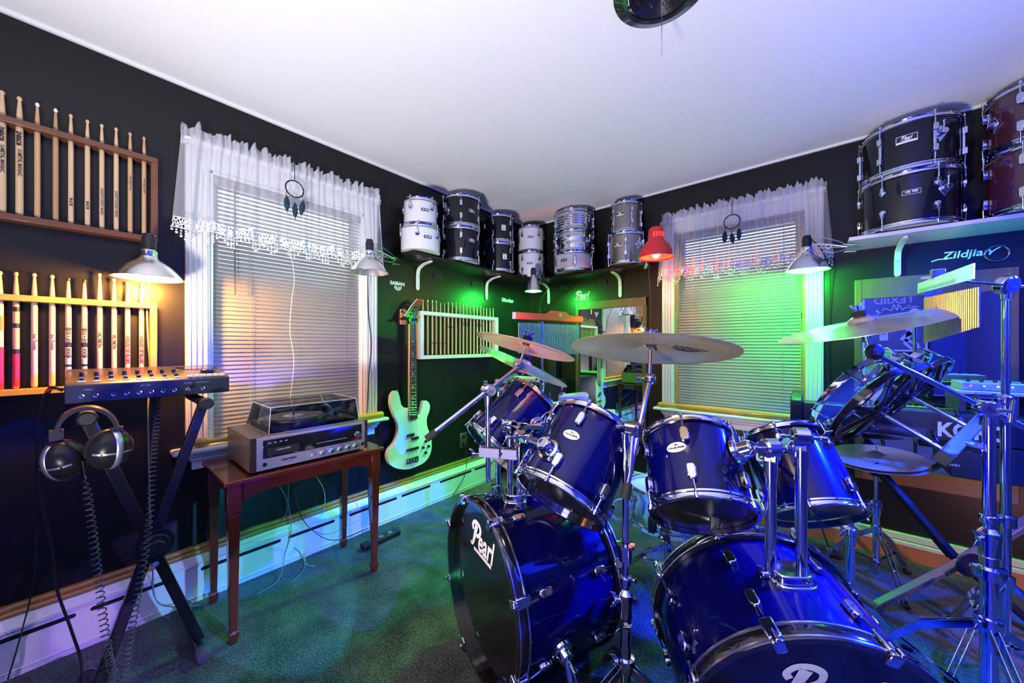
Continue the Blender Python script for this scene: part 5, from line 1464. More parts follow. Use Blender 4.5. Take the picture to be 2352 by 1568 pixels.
x_, y_ = wordpos(bd1, 1106, 1243); obj('lettering', pearlmb(head_frame(bd1, x_, y_), .088, .17), logow, bd1, smooth=False)
x_, y_ = wordpos(bd2, 1895, 1583); obj('lettering', pearlmb(head_frame(bd2, x_, y_), .094, .17), logow, bd2, smooth=False)
def spur(t, px, py, R, mirror_=1):
    M = WM[t.name]; Mi = M.inverted(); o = Mi @ CAM; d = (Mi.to_3x3() @ (P(px, py, 1) - CAM)).normalized()
    a = d.x ** 2 + d.y ** 2; b = 2 * (o.x * d.x + o.y * d.y); c = o.x ** 2 + o.y ** 2 - R * R
    s = (-b - math.sqrt(max(0, b * b - 4 * a * c))) / (2 * a); h = M @ (o + d * s); n = (h - M @ V((0, 0, (o + d * s).z))).normalized()
    m_ = MB().cyl(h, h + n * .012, .036, .034, n=28).cyl(h + n * .012, h + n * .036, .026, .022, n=24)
    e = h + n * .030; f = V((h.x, h.y, CARP + .006)) + V((n.x, n.y, 0)).normalized() * .10
    sm = obj('spur_mount', m_, chrome, t, bev=.002)
    obj('spur_leg', MB().cyl(e + (e - f) * .12, f + (e - f) * .45, .010, n=14).cyl(f + (e - f) * .5, f, .0065, n=12), chrome, sm)
    wing(t, e + n * .01, n, sm)
spur(bd1, 1288, 1490, .279)
# toms ----------------------------------------------------------------------
TA = kit_drum('rack_tom', 'rear left rack tom tilted behind the others', (-.086, 1.526, -.432), (.67, .381, .637), .134, .278, n=6, a0=.55, headt=headblack, headb=headblack)
TB = kit_drum('rack_tom', 'dark rack tom with white oval badge tilted over the left bass drum', (.147, 1.11, -.473), (.532, .481, .697), .144, .262, n=6, a0=.30, headt=headblack, headb=headblack)
TC = kit_drum('rack_tom', 'rack tom with white oval badge in the middle of the kit', (.526, .991, -.463), (.152, .682, .715), .131, .222, n=6, a0=.75, headt=headwhite, headb=headblack)
TD = kit_drum('rack_tom', 'rack tom right of the two chrome posts, its clear bottom head paled for the reflected carpet', (.99, 1.172, -.55), (.07, .636, .769), .134, .257, n=6, a0=.45, headt=headwhite, headb=headclear)  # white behind the clear head stands in for the carpet's reflection
badge_on(TB, .144, .262, 1312, 998, 'forum', .027)
badge_on(TC, .131, .222, 1553, 1027, 'forum', .027)

# tom holder posts -----------------------------------------------------------
def clampball(c, axis, r, w=.030):
    a = V(axis).normalized(); return MB().lathe([(0, -w / 2 - .004), (r * .8, -w / 2 - .003), (r, -w / 2 + .003), (r, w / 2 - .003), (r * .8, w / 2 + .003), (0, w / 2 + .004)], c, a, 28)
def tomholder(t, label, base, posts):
    """t: bass drum; base: top of the bracket; posts: list of (px,py0,py1,depth,target world pt, drum)"""
    h = thing('tom_holder', label, 'tom holder', base)
    return h
def post(h, px, pyt, pyb, dep, r, tgt, lab=None):
    top = P(px, pyt, dep); bot = P(px, pyb, dep); bot.x, bot.y = top.x, top.y
    obj('post', MB().cyl(bot, top, r, n=22), chrome, h)
    slv = obj('post_sleeve', MB().cyl(top - V((0, 0, .060)), top - V((0, 0, .012)), r * 1.22, n=22), chrome, h)
    d = (tgt - top); hd = V((d.x, d.y, 0)).normalized(); side = hd.cross(V((0, 0, 1)))
    j = top + V((0, 0, .012))
    obj('tilter', clampball(j, side, .024, .034), chrome, h, bev=.001)
    mb = MB().box(j - V((0, 0, .018)), (.030, .030, .032)); obj('tilter_block', mb, chrome, h, bev=.004)
    wing(h, j + side * .018, side); wing(h, j - side * .018, -side, s=.8)
    e = tgt; k = j + (e - j) * .45
    obj('arm_block', MB().beam(j, k, .030, .032), chrome, h, bev=.005)
    obj('arm', MB().cyl(k, e, .0115, n=18), chrome, h)
    return j
def tommount(T, R, px, py, zfrac):
    """round mount on a tom shell facing the point where the view ray grazes"""
    M = WM[T.name]; Mi = M.inverted(); o = Mi @ CAM; d = (Mi.to_3x3() @ (P(px, py, 1) - CAM)).normalized()
    a = d.x ** 2 + d.y ** 2; b = 2 * (o.x * d.x + o.y * d.y); c = o.x ** 2 + o.y ** 2 - R * R
    q = b * b - 4 * a * c; s = (-b - math.sqrt(max(0, q))) / (2 * a); h = o + d * s; rr = math.hypot(h.x, h.y)
    n = V((h.x / rr, h.y / rr, 0)); hw = M @ (n * R + V((0, 0, h.z))); nw_ = (M.to_3x3() @ n).normalized()
    m_ = MB().lathe([(.036, 0), (.034, .010), (.024, .014), (.022, .042), (.018, .046), (0, .046)], hw, nw_, 28)
    g_ = obj('mount_bracket', m_, chrome, T, bev=.0015); wing(T, hw + nw_ * .03, (M.to_3x3() @ V((0, 0, 1))), g_, .8)
    return hw + nw_ * .040
mA = tommount(TA, .134, 1232, 975, .5); mB_ = tommount(TB, .144, 1262, 1035, .5)
mC = tommount(TC, .131, 1690, 1038, .5); mD = tommount(TD, .134, 1768, 1055, .5)
def basebracket(px, py, dep, T, w, l):
    """chrome saddle sitting on the bass drum top"""
    c = P(px, py, dep); M = WM[T.name]; zl = (M.inverted() @ c).z; top = M @ V((0, 0, zl)); top.z += .279
    return V((c.x, c.y, top.z))
def saddle(h, base, ax, l, w):
    mb = MB(); a = V((ax.x, ax.y, 0)).normalized(); s = a.cross(V((0, 0, 1)))
    pts = [(l / 2 * math.copysign(abs(math.cos(t)) ** .6, math.cos(t)), w / 2 * math.copysign(abs(math.sin(t)) ** .6, math.sin(t))) for t in [2 * PI * k / 28 for k in range(28)]]
    M = Matrix((s, a, V((0, 0, 1)))).transposed().to_4x4()
    if M.determinant() < 0: M = Matrix((-s, a, V((0, 0, 1)))).transposed().to_4x4()
    M.translation = base - V((0, 0, .018)); mb.prism([(y * 1, x) for x, y in pts], M, .030)
    M2 = M.copy(); M2.translation = base + V((0, 0, .010)); mb.prism([(y * .78, x * .86) for x, y in pts], M2, .022)
    obj('saddle', mb, chrome, h, bev=.004)
h1 = thing('tom_holder', 'double post chrome tom holder on top of the left bass drum', 'tom holder', P(1190, 1140, 1.33))
bz1 = CARP + .018 + .279 + .279
base1 = P(1183, 1140, 1.30); base1.z = bz1 + .004
saddle(h1, base1, RX, .085, .11)
j1 = post(h1, 1172, 985, 1132, 1.335, .0110, mA); j2 = post(h1, 1194, 1010, 1138, 1.275, .0110, mB_)
wing(h1, base1 + V((0, 0, .014)) + RX * .04, RX)
h2 = thing('tom_holder', 'double post chrome tom holder on top of the right bass drum', 'tom holder', P(1812, 1334, .90))
base2 = P(1812, 1334, .90)
saddle(h2, base2, RX, .105, .095)
j3 = post(h2, 1770, 1040, 1322, .905, .0125, mC); j4 = post(h2, 1840, 1015, 1328, .90, .0125, mD)
wing(h2, base2 + V((0, 0, .016)) - RX * .035, -RX)
obj('lettering', pearlmb(frame(base2 + V((0, 0, .0345)) , V((0, 0, 1)), RX), .016, .16), logok, h2)

# cymbals ---------------------------------------------------------------------
def bronze_mat(name, col, rough=.22):
    m = mat(name, col, rough, 1.); nt = m.node_tree; b = nt.nodes['Principled BSDF']
    tc = nt.nodes.new('ShaderNodeTexCoord'); vm = nt.nodes.new('ShaderNodeVectorMath'); vm.operation = 'LENGTH'
    sn = nt.nodes.new('ShaderNodeMath'); sn.operation = 'MULTIPLY'; sn.inputs[1].default_value = 1300; s2_ = nt.nodes.new('ShaderNodeMath'); s2_.operation = 'SINE'
    bp = nt.nodes.new('ShaderNodeBump'); bp.inputs['Strength'].default_value = .35; bp.inputs['Distance'].default_value = .0006
    nt.links.new(tc.outputs['Object'], vm.inputs[0]); nt.links.new(vm.outputs['Value'], sn.inputs[0]); nt.links.new(sn.outputs[0], s2_.inputs[0])
    nt.links.new(s2_.outputs[0], bp.inputs['Height']); nt.links.new(bp.outputs[0], b.inputs['Normal']); b.inputs['Anisotropic'].default_value = .5
    return m
cymA = bronze_mat('cymbal_dark_bronze', (.62, .43, .22), .27); cymB = bronze_mat('cymbal_brilliant_bronze', (.66, .54, .37), .20)
cymC = bronze_mat('cymbal_hat_bronze', (.85, .70, .62), .3); cymC.node_tree.nodes['Principled BSDF'].inputs['Metallic'].default_value = .6; cymA.node_tree.nodes['Principled BSDF'].inputs['Metallic'].default_value = .85; cymB.node_tree.nodes['Principled BSDF'].inputs['Metallic'].default_value = .70
def cymbal(label, c, n, R, m, china=False, top=True, group=None, cup=1.0):
    o = C(*c); z = CD(n)
    if z.z < 0: z = -z
    M = frame(o, z, RX); t = thing('cymbal', label, 'cymbal', M, group)
    b = R * .17 * cup; H = R * .075
    pts = [(.006, H + R * .085), (b * .35, H + R * .080), (b * .7, H + R * .050), (b, H + R * .004), (b * 1.15, H - R * .004)]
    for k in range(1, 11):
        s = k / 10; r = b * 1.15 + (R - b * 1.15) * s
        pts.append((r, (H - R * .004) * (1 - s ** 1.25) ))
    if china: pts[-1] = (R, R * .02)
    lo = [(r, h - .0012) for r, h in reversed(pts)]
    obj('bronze', MB().lathe(pts + lo, n=96, closed=True), m, t, local=True)
    topz = H + R * .085
    if top:
        obj('felt', MB().lathe([(0, topz - .001), (.019, topz - .001), (.020, topz + .003), (.020, topz + .013), (.018, topz + .015), (0, topz + .015)], n=28), felt, t, local=True)
        obj('felt', MB().lathe([(0, topz - .022), (.014, topz - .022), (.016, topz - .018), (.016, topz - .008), (0, topz - .006)], n=28), felt, t, local=True)
        w_ = wing(t, M @ V((0, 0, topz + .012)), z)
        wm = MB()
        for q in (-1, 1):
            wm.prism([(q * .003, 0), (q * .010, 0), (q * .024, .018), (q * .018, .022), (q * .006, .010)], Matrix(((1, 0, 0, 0), (0, 0, 1, -.002), (0, 1, 0, topz + .018), (0, 0, 0, 1))), .004)
        wm.cyl((0, 0, topz + .014), (0, 0, topz + .036), .006, n=10)
        bpy.data.objects.remove(w_); obj('wing_nut', wm, chrome, t, local=True, bev=.001)
    return t, M, H
def under_text(t, M, R, H, txt, px, py, size, mcol=logok, half=False):
    Mi = M.inverted(); o = Mi @ CAM; d = (Mi.to_3x3() @ (P(px, py, 1) - CAM)); s = (H * .4 - o.z) / d.z; h = o + d * s
    a = math.atan2(h.y, h.x); r = math.hypot(h.x, h.y); f = max(0, (r - R * .2) / (R * .8)); z = H * (1 - f ** 1.25) - .0035
    xr = Mi.to_3x3() @ RX; ang = math.atan2(xr.y, xr.x) + .0
    x_ = V((math.cos(ang), math.sin(ang), 0)); n_ = V((0, 0, -1)); y_ = n_.cross(x_)
    Q = Matrix((x_, y_, n_)).transposed().to_4x4(); Q.translation = V((h.x, h.y, z))
    def fit_(mb):
        out = []
        for v in mb.v:
            r = math.hypot(v.x, v.y); f = min(1, max(0, (r - R * .2) / (R * .8))); out.append(V((v.x, v.y, H * (1 - f ** 1.25) - .0030)))
        mb.v = out; return mb
    obj('lettering', fit_(textmb(txt, size, Q, .001)), mcol, t, local=True, smooth=False)
    if half:
        mb = MB(); mb.flat = True
        for k in range(6):
            r0, r1 = .010 + k * .006, .0135 + k * .006; vs = []
            for i in range(25):
                a = PI + PI * i / 24; vs += [Q @ V((r0 * math.cos(a), r0 * math.sin(a) - size * .45, 0)), Q @ V((r1 * math.cos(a), r1 * math.sin(a) - size * .45, 0))]
            mb.add(vs, [(2 * i, 2 * i + 1, 2 * i + 3, 2 * i + 2) for i in range(24)])
        obj('record_emblem', fit_(mb), mcol, t, local=True, smooth=False)
CYM = {}
cb, Mcb, Hc = cymbal('large bronze cymbal in the centre seen from below, dark lettering on its underside', (.447, 1.157, -.010 - .012), (.103, .177, .979), .254, cymA, china=True)
under_text(cb, Mcb, .254, Hc, 'SABIAN', 1585, 803, .030, half=True)
c1_, M1_, H1_ = cymbal('upper left cymbal with red reflections, its underside toward the camera', (.0524, 1.439, .003 - .010), (.263, .125, .957), .203, cymB)
under_text(c1_, M1_, .203, H1_, 'Zildjian', 1260, 800, .034)
c2_, M2_, H2_ = cymbal('lower left cymbal tilted beneath the red reflecting one', (.0536, 1.716, -.0854 - .01), (.413, -.061, .909), .229, cymB)
cr_, Mr_, Hr_ = cymbal('cymbal on the right above the rototoms, edge-on and seen from below', (1.151, 1.176, .076 - .012), (-.249, .024, .968), .230, cymB)
hh, Mh, Hh = cymbal('upper hi-hat cymbal right of the kit', (1.77, 1.744, -.527 - .012), (-.12, -.05, .992), .178, cymC, top=False, group=None)
hb2, _, _ = cymbal('lower hi-hat cymbal right of the kit', (1.772, 1.744, -.560), (.08, .03, -.996), .178, cymC, top=False)

# cymbal stands -----------------------------------------------------------------
def cym_stem(t, cyM, H, R, length):
    a = cyM @ V((0, 0, H + R * .085 + .010)); b_ = cyM @ V((0, 0, H + R * .085 - length)); obj('stem', MB().cyl(b_, a, .0055, n=12), chrome, t); return b_
def boom_stand(name, label, base, joint, tilt, tail, hub, r1, r2, zmid, a0, foot=.27, legs=True, zlow=None, disc_logo=True):
    """base (x,y) on the floor, joint = boom pivot, tilt = cymbal tilter, tail = free end of the boom"""
    b = V((base.x, base.y, 0)); t = thing(name, label, 'cymbal stand', b); z = lambda h: V((b.x, b.y, h))
    z0 = CARP + .03 if zlow is None else zlow
    jt = V((b.x, b.y, joint.z - .02))
    obj('lower_tube', MB().cyl(z(z0), z(zmid), r1, n=24), chrome, t)
    obj('collar', MB().lathe([(r1, -.055), (r1 + .004, -.050), (r1 + .004, -.006), (r1 + .006, 0), (r1 + .006, .018), (r2 + .002, .028), (r2, .03)], z(zmid), n=28), chrome, t)
    wing(t, z(zmid - .002), -RX)
    obj('upper_tube', MB().cyl(z(zmid), jt, r2, n=20), chrome, t)
    obj('memory_lock', MB().lathe([(r2, -.012), (r2 + .006, -.012), (r2 + .007, 0), (r2 + .006, .012), (r2, .012)], z(zmid + .055), n=20).box(z(zmid + .055) + RX * (r2 + .012), (.018, .014, .016)), chrome, t, bev=.002)
    d = (tilt - tail).normalized(); side = d.cross(V((0, 0, 1))).normalized()
    if side.dot(RF) > 0: side = -side
    obj('boom', MB().cyl(tail, tilt, .0075, n=18).cyl(tail + d * .06, joint + d * .01, .0095, n=18), chrome, t)
    obj('boom_end', MB().cyl(tail - d * .012, tail + d * .030, .0125, n=18), rubber, t)
    obj('boom_clamp', clampball(joint, side, .024, .036), chrome, t, bev=.001)
    obj('boom_clamp', MB().cyl(jt - V((0, 0, .03)), jt + V((0, 0, .012)), r2 + .006, r2 + .004, n=20), chrome, t)
    wing(t, joint - side * .018, -side)
    if disc_logo:
        Q = frame(joint + side * .0235, side, RX); q = obj('disc_plate', MB().lathe([(0, .001), (.020, .001), (.021, -.001)], joint + side * .0225, side, 28), chrome_s, t)
        obj('lettering', pearlmb(Q, .011, .16), logok, q)
    obj('tilter', clampball(tilt, side, .017, .026), chrome, t, bev=.001); wing(t, tilt - side * .012, -side, s=.8)
    if legs:
        hb = obj('leg_hub', MB().lathe([(r1, -.022), (r1 + .010, -.020), (r1 + .012, .0), (r1 + .010, .016), (r1, .018)], z(hub), n=24), chrome, t)
        obj('leg_hub', MB().lathe([(r1, -.012), (r1 + .007, -.010), (r1 + .007, .010), (r1, .012)], z(CARP + .085), n=24), chrome, t)
        wing(t, z(hub), -RX)
        leg3(None, t, z(hub), foot, CARP, a0, w=.022, brace=z(CARP + .085))
    return t
# centre stand
T0 = C(.437, 1.139, -.105)
base0 = C(.336, 1.06, 0)
s0 = boom_stand('boom_stand', 'chrome boom stand in the centre holding the large bronze cymbal', base0, P(1453, 985, 1.075), T0, P(1437, 1135, 1.0), .215, .0150, .0095, P(1437, 1375, 1.06).z, 2.2, .25)
obj('stem', MB().cyl(T0, Mcb @ V((0, 0, Hc + .254 * .085 + .012)), .0055, n=12), chrome, s0)
zz = P(1437, 1255, 1.06).z
obj('height_clamp', MB().lathe([(.012, -.045), (.019, -.040), (.020, -.004), (.026, 0), (.026, .010), (.012, .012)], V((base0.x, base0.y, zz)), n=28), chrome, s0)
bn = obj('name_band', MB().lathe([(.0152, -.016), (.0162, -.015), (.0162, .015), (.0152, .016)], V((base0.x, base0.y, P(1437, 1425, 1.06).z)), n=28), black_plastic, s0)
Q = frame(V((base0.x, base0.y, P(1437, 1425, 1.06).z)) - RF * .0168, -RF, RX); obj('lettering', pearlmb(Q, .012, .17), logow, bn)
# left clamped boom arm (fixed to the tom holder with a long chrome clamp)
Tl = C(.031, 1.428, -.078)
armb = P(1119, 1105, 1.345); J1 = P(1114, 886, 1.34)
la = thing('clamped_boom_arm', 'chrome boom arm clamped beside the left tom holder, carrying the upper left cymbal', 'boom arm', armb)
tail1 = P(983, 1005, 1.20)
d = (Tl - tail1).normalized(); J1 = tail1 + d * ((J1 - tail1).dot(d)); sd = d.cross(V((0, 0, 1))).normalized(); sd = -sd if sd.dot(RF) > 0 else sd
vt_ = V((J1.x, J1.y, 0))
obj('post', MB().cyl(V((J1.x, J1.y, armb.z)), V((J1.x, J1.y, J1.z - .02)), .0095, n=20), chrome, la)
obj('boom', MB().cyl(tail1, Tl, .0072, n=18).cyl(tail1 + d * .02, J1, .0092, n=18), chrome, la)
obj('boom_end', MB().cyl(tail1 - d * .006, tail1 + d * .03, .0122, n=16), rubber, la)
jb = obj('boom_clamp', clampball(J1, sd, .024, .036), chrome, la, bev=.001); obj('boom_clamp', MB().cyl(V((J1.x, J1.y, J1.z - .06)), V((J1.x, J1.y, J1.z - .012)), .012, .016, n=18), chrome, la)
Q = frame(J1 + sd * .0235, sd, RX); q = obj('disc_plate', MB().lathe([(0, .001), (.020, .001), (.021, -.001)], J1 + sd * .0225, sd, 28), chrome_s, la); obj('lettering', pearlmb(Q, .011, .16), logok, q)
wing(la, J1 - sd * .018 , V((0, 0, 1)))
obj('tilter', clampball(Tl, sd, .019, .028), chrome, la, bev=.001)
obj('stem', MB().cyl(Tl, M1_ @ V((0, 0, H1_ + .203 * .085 + .012)), .0055, n=12), chrome, la)
# long flat clamp joining post and tom holder
ca = V((J1.x, J1.y, P(1119, 1037, 1.34).z)); cb_ = P(1190, 1034, 1.31); cb_.z = ca.z; dd = (cb_ - ca).normalized()
cm_ = thing('multi_clamp', 'flat chrome multi clamp joining the left boom arm to the tom holder post', 'clamp', ca)
obj('jaw', MB().beam(ca - dd * .035 - RF * .013, ca + dd * .045 - RF * .013, .010, .036), mat('satin_clamp', (.16, .15, .26), .65, .6), cm_, bev=.002)
obj('jaw', MB().beam(ca + dd * .050 - RF * .013, cb_ + dd * .015 - RF * .013, .010, .036), mat('satin_clamp', (.16, .15, .26), .65, .6), cm_, bev=.002)
obj('jaw', MB().beam(ca - dd * .035 + RF * .013, cb_ + dd * .015 + RF * .013, .010, .036), mat('satin_clamp', (.16, .15, .26), .65, .6), cm_, bev=.002)
obj('bolt', MB().cyl(ca + dd * .047 - RF * .03, ca + dd * .047 + RF * .02, .005, n=12), chrome, cm_)
wing(cm_, ca - dd * .032 - V((0, 0, .012)), -dd - RF * .3, s=.9)
# rear boom stand for the lower left cymbal
J2 = P(1145, 879, 2.0); T2 = M2_ @ V((0, 0, H2_ - .05)); d2 = (T2 - J2).normalized()
s2b = boom_stand('boom_stand', 'rear chrome boom stand holding the lower left cymbal', C(-.0753, 2.0, 0), J2, T2, J2 - d2 * .16, .36, .0135, .010, .62, .5, .25)
obj('stem', MB().cyl(T2, M2_ @ V((0, 0, H2_ + .03)), .0055, n=12), chrome, s2b)
# big right stand
T3 = C(1.176, 1.174, -.020); J3 = P(2266, 938, 1.05); d3 = (T3 - J3).normalized()
base3 = C(1.398, 1.05, 0)
s3 = boom_stand('boom_stand', 'thick chrome boom stand at the right foreground, carrying the right cymbal', base3, J3, T3, J3 - d3 * .20, .34, .0185, .0130, P(2270, 1235, 1.05).z, 2.75, .30)
obj('stem', MB().cyl(T3, Mr_ @ V((0, 0, Hr_ + .230 * .085 + .012)), .0055, n=12), chrome, s3)
q = obj('disc_plate', MB().lathe([(.0, .004), (.020, .004), (.026, 0), (.026, -.012), (0, -.012)], T3 - RF * .018, -RF, 32), dark_metal, s3); obj('lettering', pearlmb(frame(T3 - RF * .0225 + V((0, 0, .002)), -RF, RX), .016, .15), chrome_s, q)
zc3 = P(2270, 1310, 1.05).z
obj('height_clamp', MB().lathe([(.0185, -.022), (.032, -.020), (.034, 0), (.034, .010), (.0185, .014)], V((base3.x, base3.y, zc3)), n=28), chrome, s3)
obj('t_handle', MB().cyl(J3 - RF * .02, J3 - RF * .055, .006, n=12).cyl(J3 - RF * .052 - V((.0, 0, .030)), J3 - RF * .052 + V((.0, 0, .032)) + RX * .01, .0075, n=12), chrome, s3)
# slim stand behind it with tilter and arm to the green lit chimes
b4 = C(1.722, 1.25, 0)
s4 = pole_stand('chime_stand', 'slim chrome pole stand at the right edge, lettered tilter holding the green lit chimes', b4, P(2312, 690, 1.25).z, .33, zmid=P(2312, 925, 1.25).z, r1=.0125, r2=.0100, a0=1.9, foot=.24)
tl = P(2312, 655, 1.25)
q = obj('tilter', clampball(tl, -RF + V((0, 0, -.25)), .034, .030), chrome, s4, bev=.002); nn = (-RF + V((0, 0, -.25))).normalized()
obj('disc_plate', MB().lathe([(0, .002), (.024, .002), (.025, 0)], tl + nn * .0185, nn, 28), mat('blue_enamel_plate', (.03, .03, .12), .25, .3), q); obj('lettering', pearlmb(frame(tl + nn * .0215, nn, RX), .013, .16), chrome_s, q)
obj('tilter_neck', MB().cyl(tl - V((0, 0, .05)), tl - V((0, 0, .01)), .013, .016, n=18), chrome, s4)
obj('arm', MB().cyl(tl, ARMEND, .005, n=12), chrome, s4); obj('arm', MB().cyl(tl, tl + RX * .16 - V((0, 0, .01)), .005, n=12), chrome, s4)
obj('height_clamp', MB().lathe([(.0125, -.02), (.024, -.018), (.024, .016), (.0125, .02)], V((b4.x, b4.y, P(2312, 1195, 1.25).z)), n=24), chrome, s4)

# hi-hat stand ----------------------------------------------------------------------
hb_c = C(1.772, 1.744, 0)
hs = pole_stand('hihat_stand', 'chrome hi-hat stand behind the right bass drum', V((hb_c.x, hb_c.y, 0)), Mh.translation.z - .03, .26, zmid=.37, r1=.0125, r2=.008, a0=.9, foot=.20)
obj('clutch_rod', MB().cyl(V((hb_c.x, hb_c.y, Mh.translation.z - .06)), V((hb_c.x, hb_c.y, Mh.translation.z + .05)), .004, n=10), chrome, hs)
obj('seat_cup', MB().lathe([(.008, -.02), (.022, -.015), (.024, .0), (.012, .004)], V((hb_c.x, hb_c.y, Mh.translation.z - .075)), n=20), black_plastic, hs)
# a second chrome post in front of it reaching the floor
lp = P(1953, 1250, 1.42)
s5 = pole_stand('hihat_post', 'short chrome post with wing collar behind the right bass drum', lp, P(1953, 1195, 1.42).z, .16, zmid=P(1953, 1225, 1.42).z, r1=.0140, r2=.0110, a0=.2, foot=.16)

# snare ------------------------------------------------------------------------------
sc = C(.745, 1.72, -.838)
sn = drum('snare_drum', 'chrome snare drum on its stand behind the middle rack tom', 'drum', frame(sc, V((.02, .06, 1)), RX), .178, .150, msteel, 8, 'long', .2, None, None, headwhite, headclear, ribs=1)
obj('strainer', MB().box(C(.62, 1.585, -.79), (.03, .03, .07)), black_plastic, sn, bev=.006)
ss = pole_stand('snare_stand', 'chrome snare stand carrying the chrome snare drum', V((sc.x, sc.y, 0)), sc.z - .015, .19, zmid=.17, r1=.012, r2=.009, a0=1.2, foot=.20)
for k in range(3):
    a = 2 * PI * k / 3 + .8; d = V((math.cos(a), math.sin(a), 0)); p0 = V((sc.x, sc.y, sc.z - .02)); p1 = p0 + d * .188
    b_ = obj('basket_arm', MB().beam(p0, p1, .014, .006).beam(p1, p1 + V((0, 0, .035)), .014, .006), chrome, ss, bev=.001)
    obj('rubber_tip', MB().box(p1 + V((0, 0, .028)), (.026, .026, .022)), rubber, b_, bev=.004)

# bass drum pedals ---------------------------------------------------------------------
def pedal(label, T, Lz, side_):
    M = WM[T.name]; ax = (M.to_3x3() @ V((0, 0, 1))).normalized(); e = M @ V((0, 0, Lz)); e.z = CARP; lat = ax.cross(V((0, 0, 1)))
    t = thing('bass_pedal', label, 'pedal', e); o = e + ax * .05
    obj('base_plate', MB().beam(o + V((0, 0, .006)), o + ax * .27 + V((0, 0, .006)), .075, .006), dark_metal, t, bev=.002)
    fb = obj('footboard', MB().beam(o + ax * .26 + V((0, 0, .016)), o + ax * .03 + V((0, 0, .085)), .070, .006), chrome_s, t, bev=.002)
    for q in (-1, 1): obj('upright', MB().beam(o + lat * .05 * q + V((0, 0, .0)), o + lat * .05 * q + V((0, 0, .20)), .012, .018), chrome_s, t, bev=.002)
    obj('axle', MB().cyl(o - lat * .06 + V((0, 0, .20)), o + lat * .06 + V((0, 0, .20)), .006, n=12), chrome, t)
    bt = obj('beater_rod', MB().cyl(o + V((0, 0, .20)), o + ax * .06 + V((0, 0, .36)), .003, n=8), chrome, t)
    obj('beater', MB().sphere(o + ax * .06 + V((0, 0, .37)), .024, 16), mat('grey_felt', (.3, .3, .3), .9), bt)
    return t
pedal('bass pedal at the back of the left bass drum', bd1, .43, 1)
pedal('bass pedal at the back of the right bass drum', bd2, .43, 1)
# red cable coils by the snare
tag(obj('green_cable_coil', MB().torus(P(1425, 1170, 1.62), RF, .045, .004, 40, 8).torus(P(1427, 1172, 1.63), RF, .052, .004, 40, 8), mat('pale_green_cable', (.4, .7, .4), .4)), 'coil of pale green lit cable between the left toms and the snare', 'cable')

# rototoms --------------------------------------------------------------------------------
rn = V((-.343, .779, .532)).normalized(); RN = CD(rn)
A1 = V((1.311, 1.098, -.313)); rd = V((.25, .14, .04))
specs = [(A1, .150, .26, 'largest rototom, nearest the camera, right of the kit'), (A1 + rd * 1.0, .120, .25, 'middle rototom in the row of three'), (A1 + rd * 2.0, .098, .24, 'smallest rototom, farthest in the row of three')]
for k, (a, R, Ln, lab) in enumerate(specs):
    o = C(*a); Mx = frame(o, RN, RX); t = thing('rototom', lab, 'rototom', Mx, None)
    zf = Ln - .075
    obj('shaft', MB().cyl((0, 0, -.02), (0, 0, zf + .01), .0065, n=14), chrome, t, local=True)
    obj('head_hoop', MB().lathe([(R - .004, Ln - .010), (R + .006, Ln - .012), (R + .008, Ln - .004), (R + .006, Ln + .010), (R + .001, Ln + .012), (R - .003, Ln + .004)], n=64, closed=True), chrome, t, local=True)
    mb = MB(); mb.flat = True; disc(mb, Matrix.Translation((0, 0, Ln)), R, R, 56); obj('head', mb, headclear, t, local=True, smooth=False)
    obj('frame_ring', MB().lathe([(R - .002, zf - .004), (R + .012, zf - .006), (R + .014, zf + .012), (R + .004, zf + .018), (R - .006, zf + .012)], n=64, closed=True), mat('black_cast_frame', (.010, .010, .012), .18, .4, coat=.6), t, local=True)
    hbm = MB().lathe([(.010, zf - .03 * 1), (.026, zf - .028), (.026, zf - .008), (.012, zf + .0)], n=20)
    obj('hub', hbm, mat('black_cast_frame'), t, local=True)
    for j in range(6):
        an = 2 * PI * j / 6 + .35; d = V((math.cos(an), math.sin(an), 0)); 
        sp_ = MB().beam(d * .018 + V((0, 0, zf - .018)), d * (R + .004) + V((0, 0, zf + .004)), .018, .014, V((0, 0, 1)))
        obj('spoke', sp_, mat('black_cast_frame'), t, local=True, bev=.003)
        an2 = an + PI / 6; d2_ = V((math.cos(an2), math.sin(an2), 0)) * (R + .006)
        obj('tension_rod', MB().cyl(d2_ + V((0, 0, zf - .01)), d2_ + V((0, 0, Ln + .004)), .0032, n=8).cyl(d2_ + V((0, 0, Ln - .002)), d2_ + V((0, 0, Ln + .012)), .0055, n=8), chrome, t, local=True)
    obj('swivel_knob', MB().tube([(0, .0, .02), (.018, 0, .015), (.05, .01, .03), (.065, .0, .05)], [.008, .008, .007, .006], 10), mat('black_cast_frame'), t, local=True)
ra0, ra1 = C(*(A1 - rd * .16 - rn * .02)), C(*(A1 + rd * 2.25 - rn * .02))
rr_ = thing('rototom_rail', 'square blue-lit steel rail the three rototoms are mounted on', 'rail', ra0)
obj('rail', MB().beam(ra0, ra1, .034, .034, RN), mat('satin_steel_rail', (.35, .35, .38), .25, .9), rr_, bev=.003)
for e, s_ in ((ra0, -1), (ra1, 1)): obj('end_cap', MB().beam(e, e + (ra1 - ra0).normalized() * .012 * s_, .036, .036, RN), black_plastic, rr_, bev=.002)
mp = C(*(A1 + rd * .45 - rn * .03)); obj('clamp', MB().beam(mp, V((base3.x, base3.y, mp.z)), .03, .03), chrome, rr_, bev=.003)

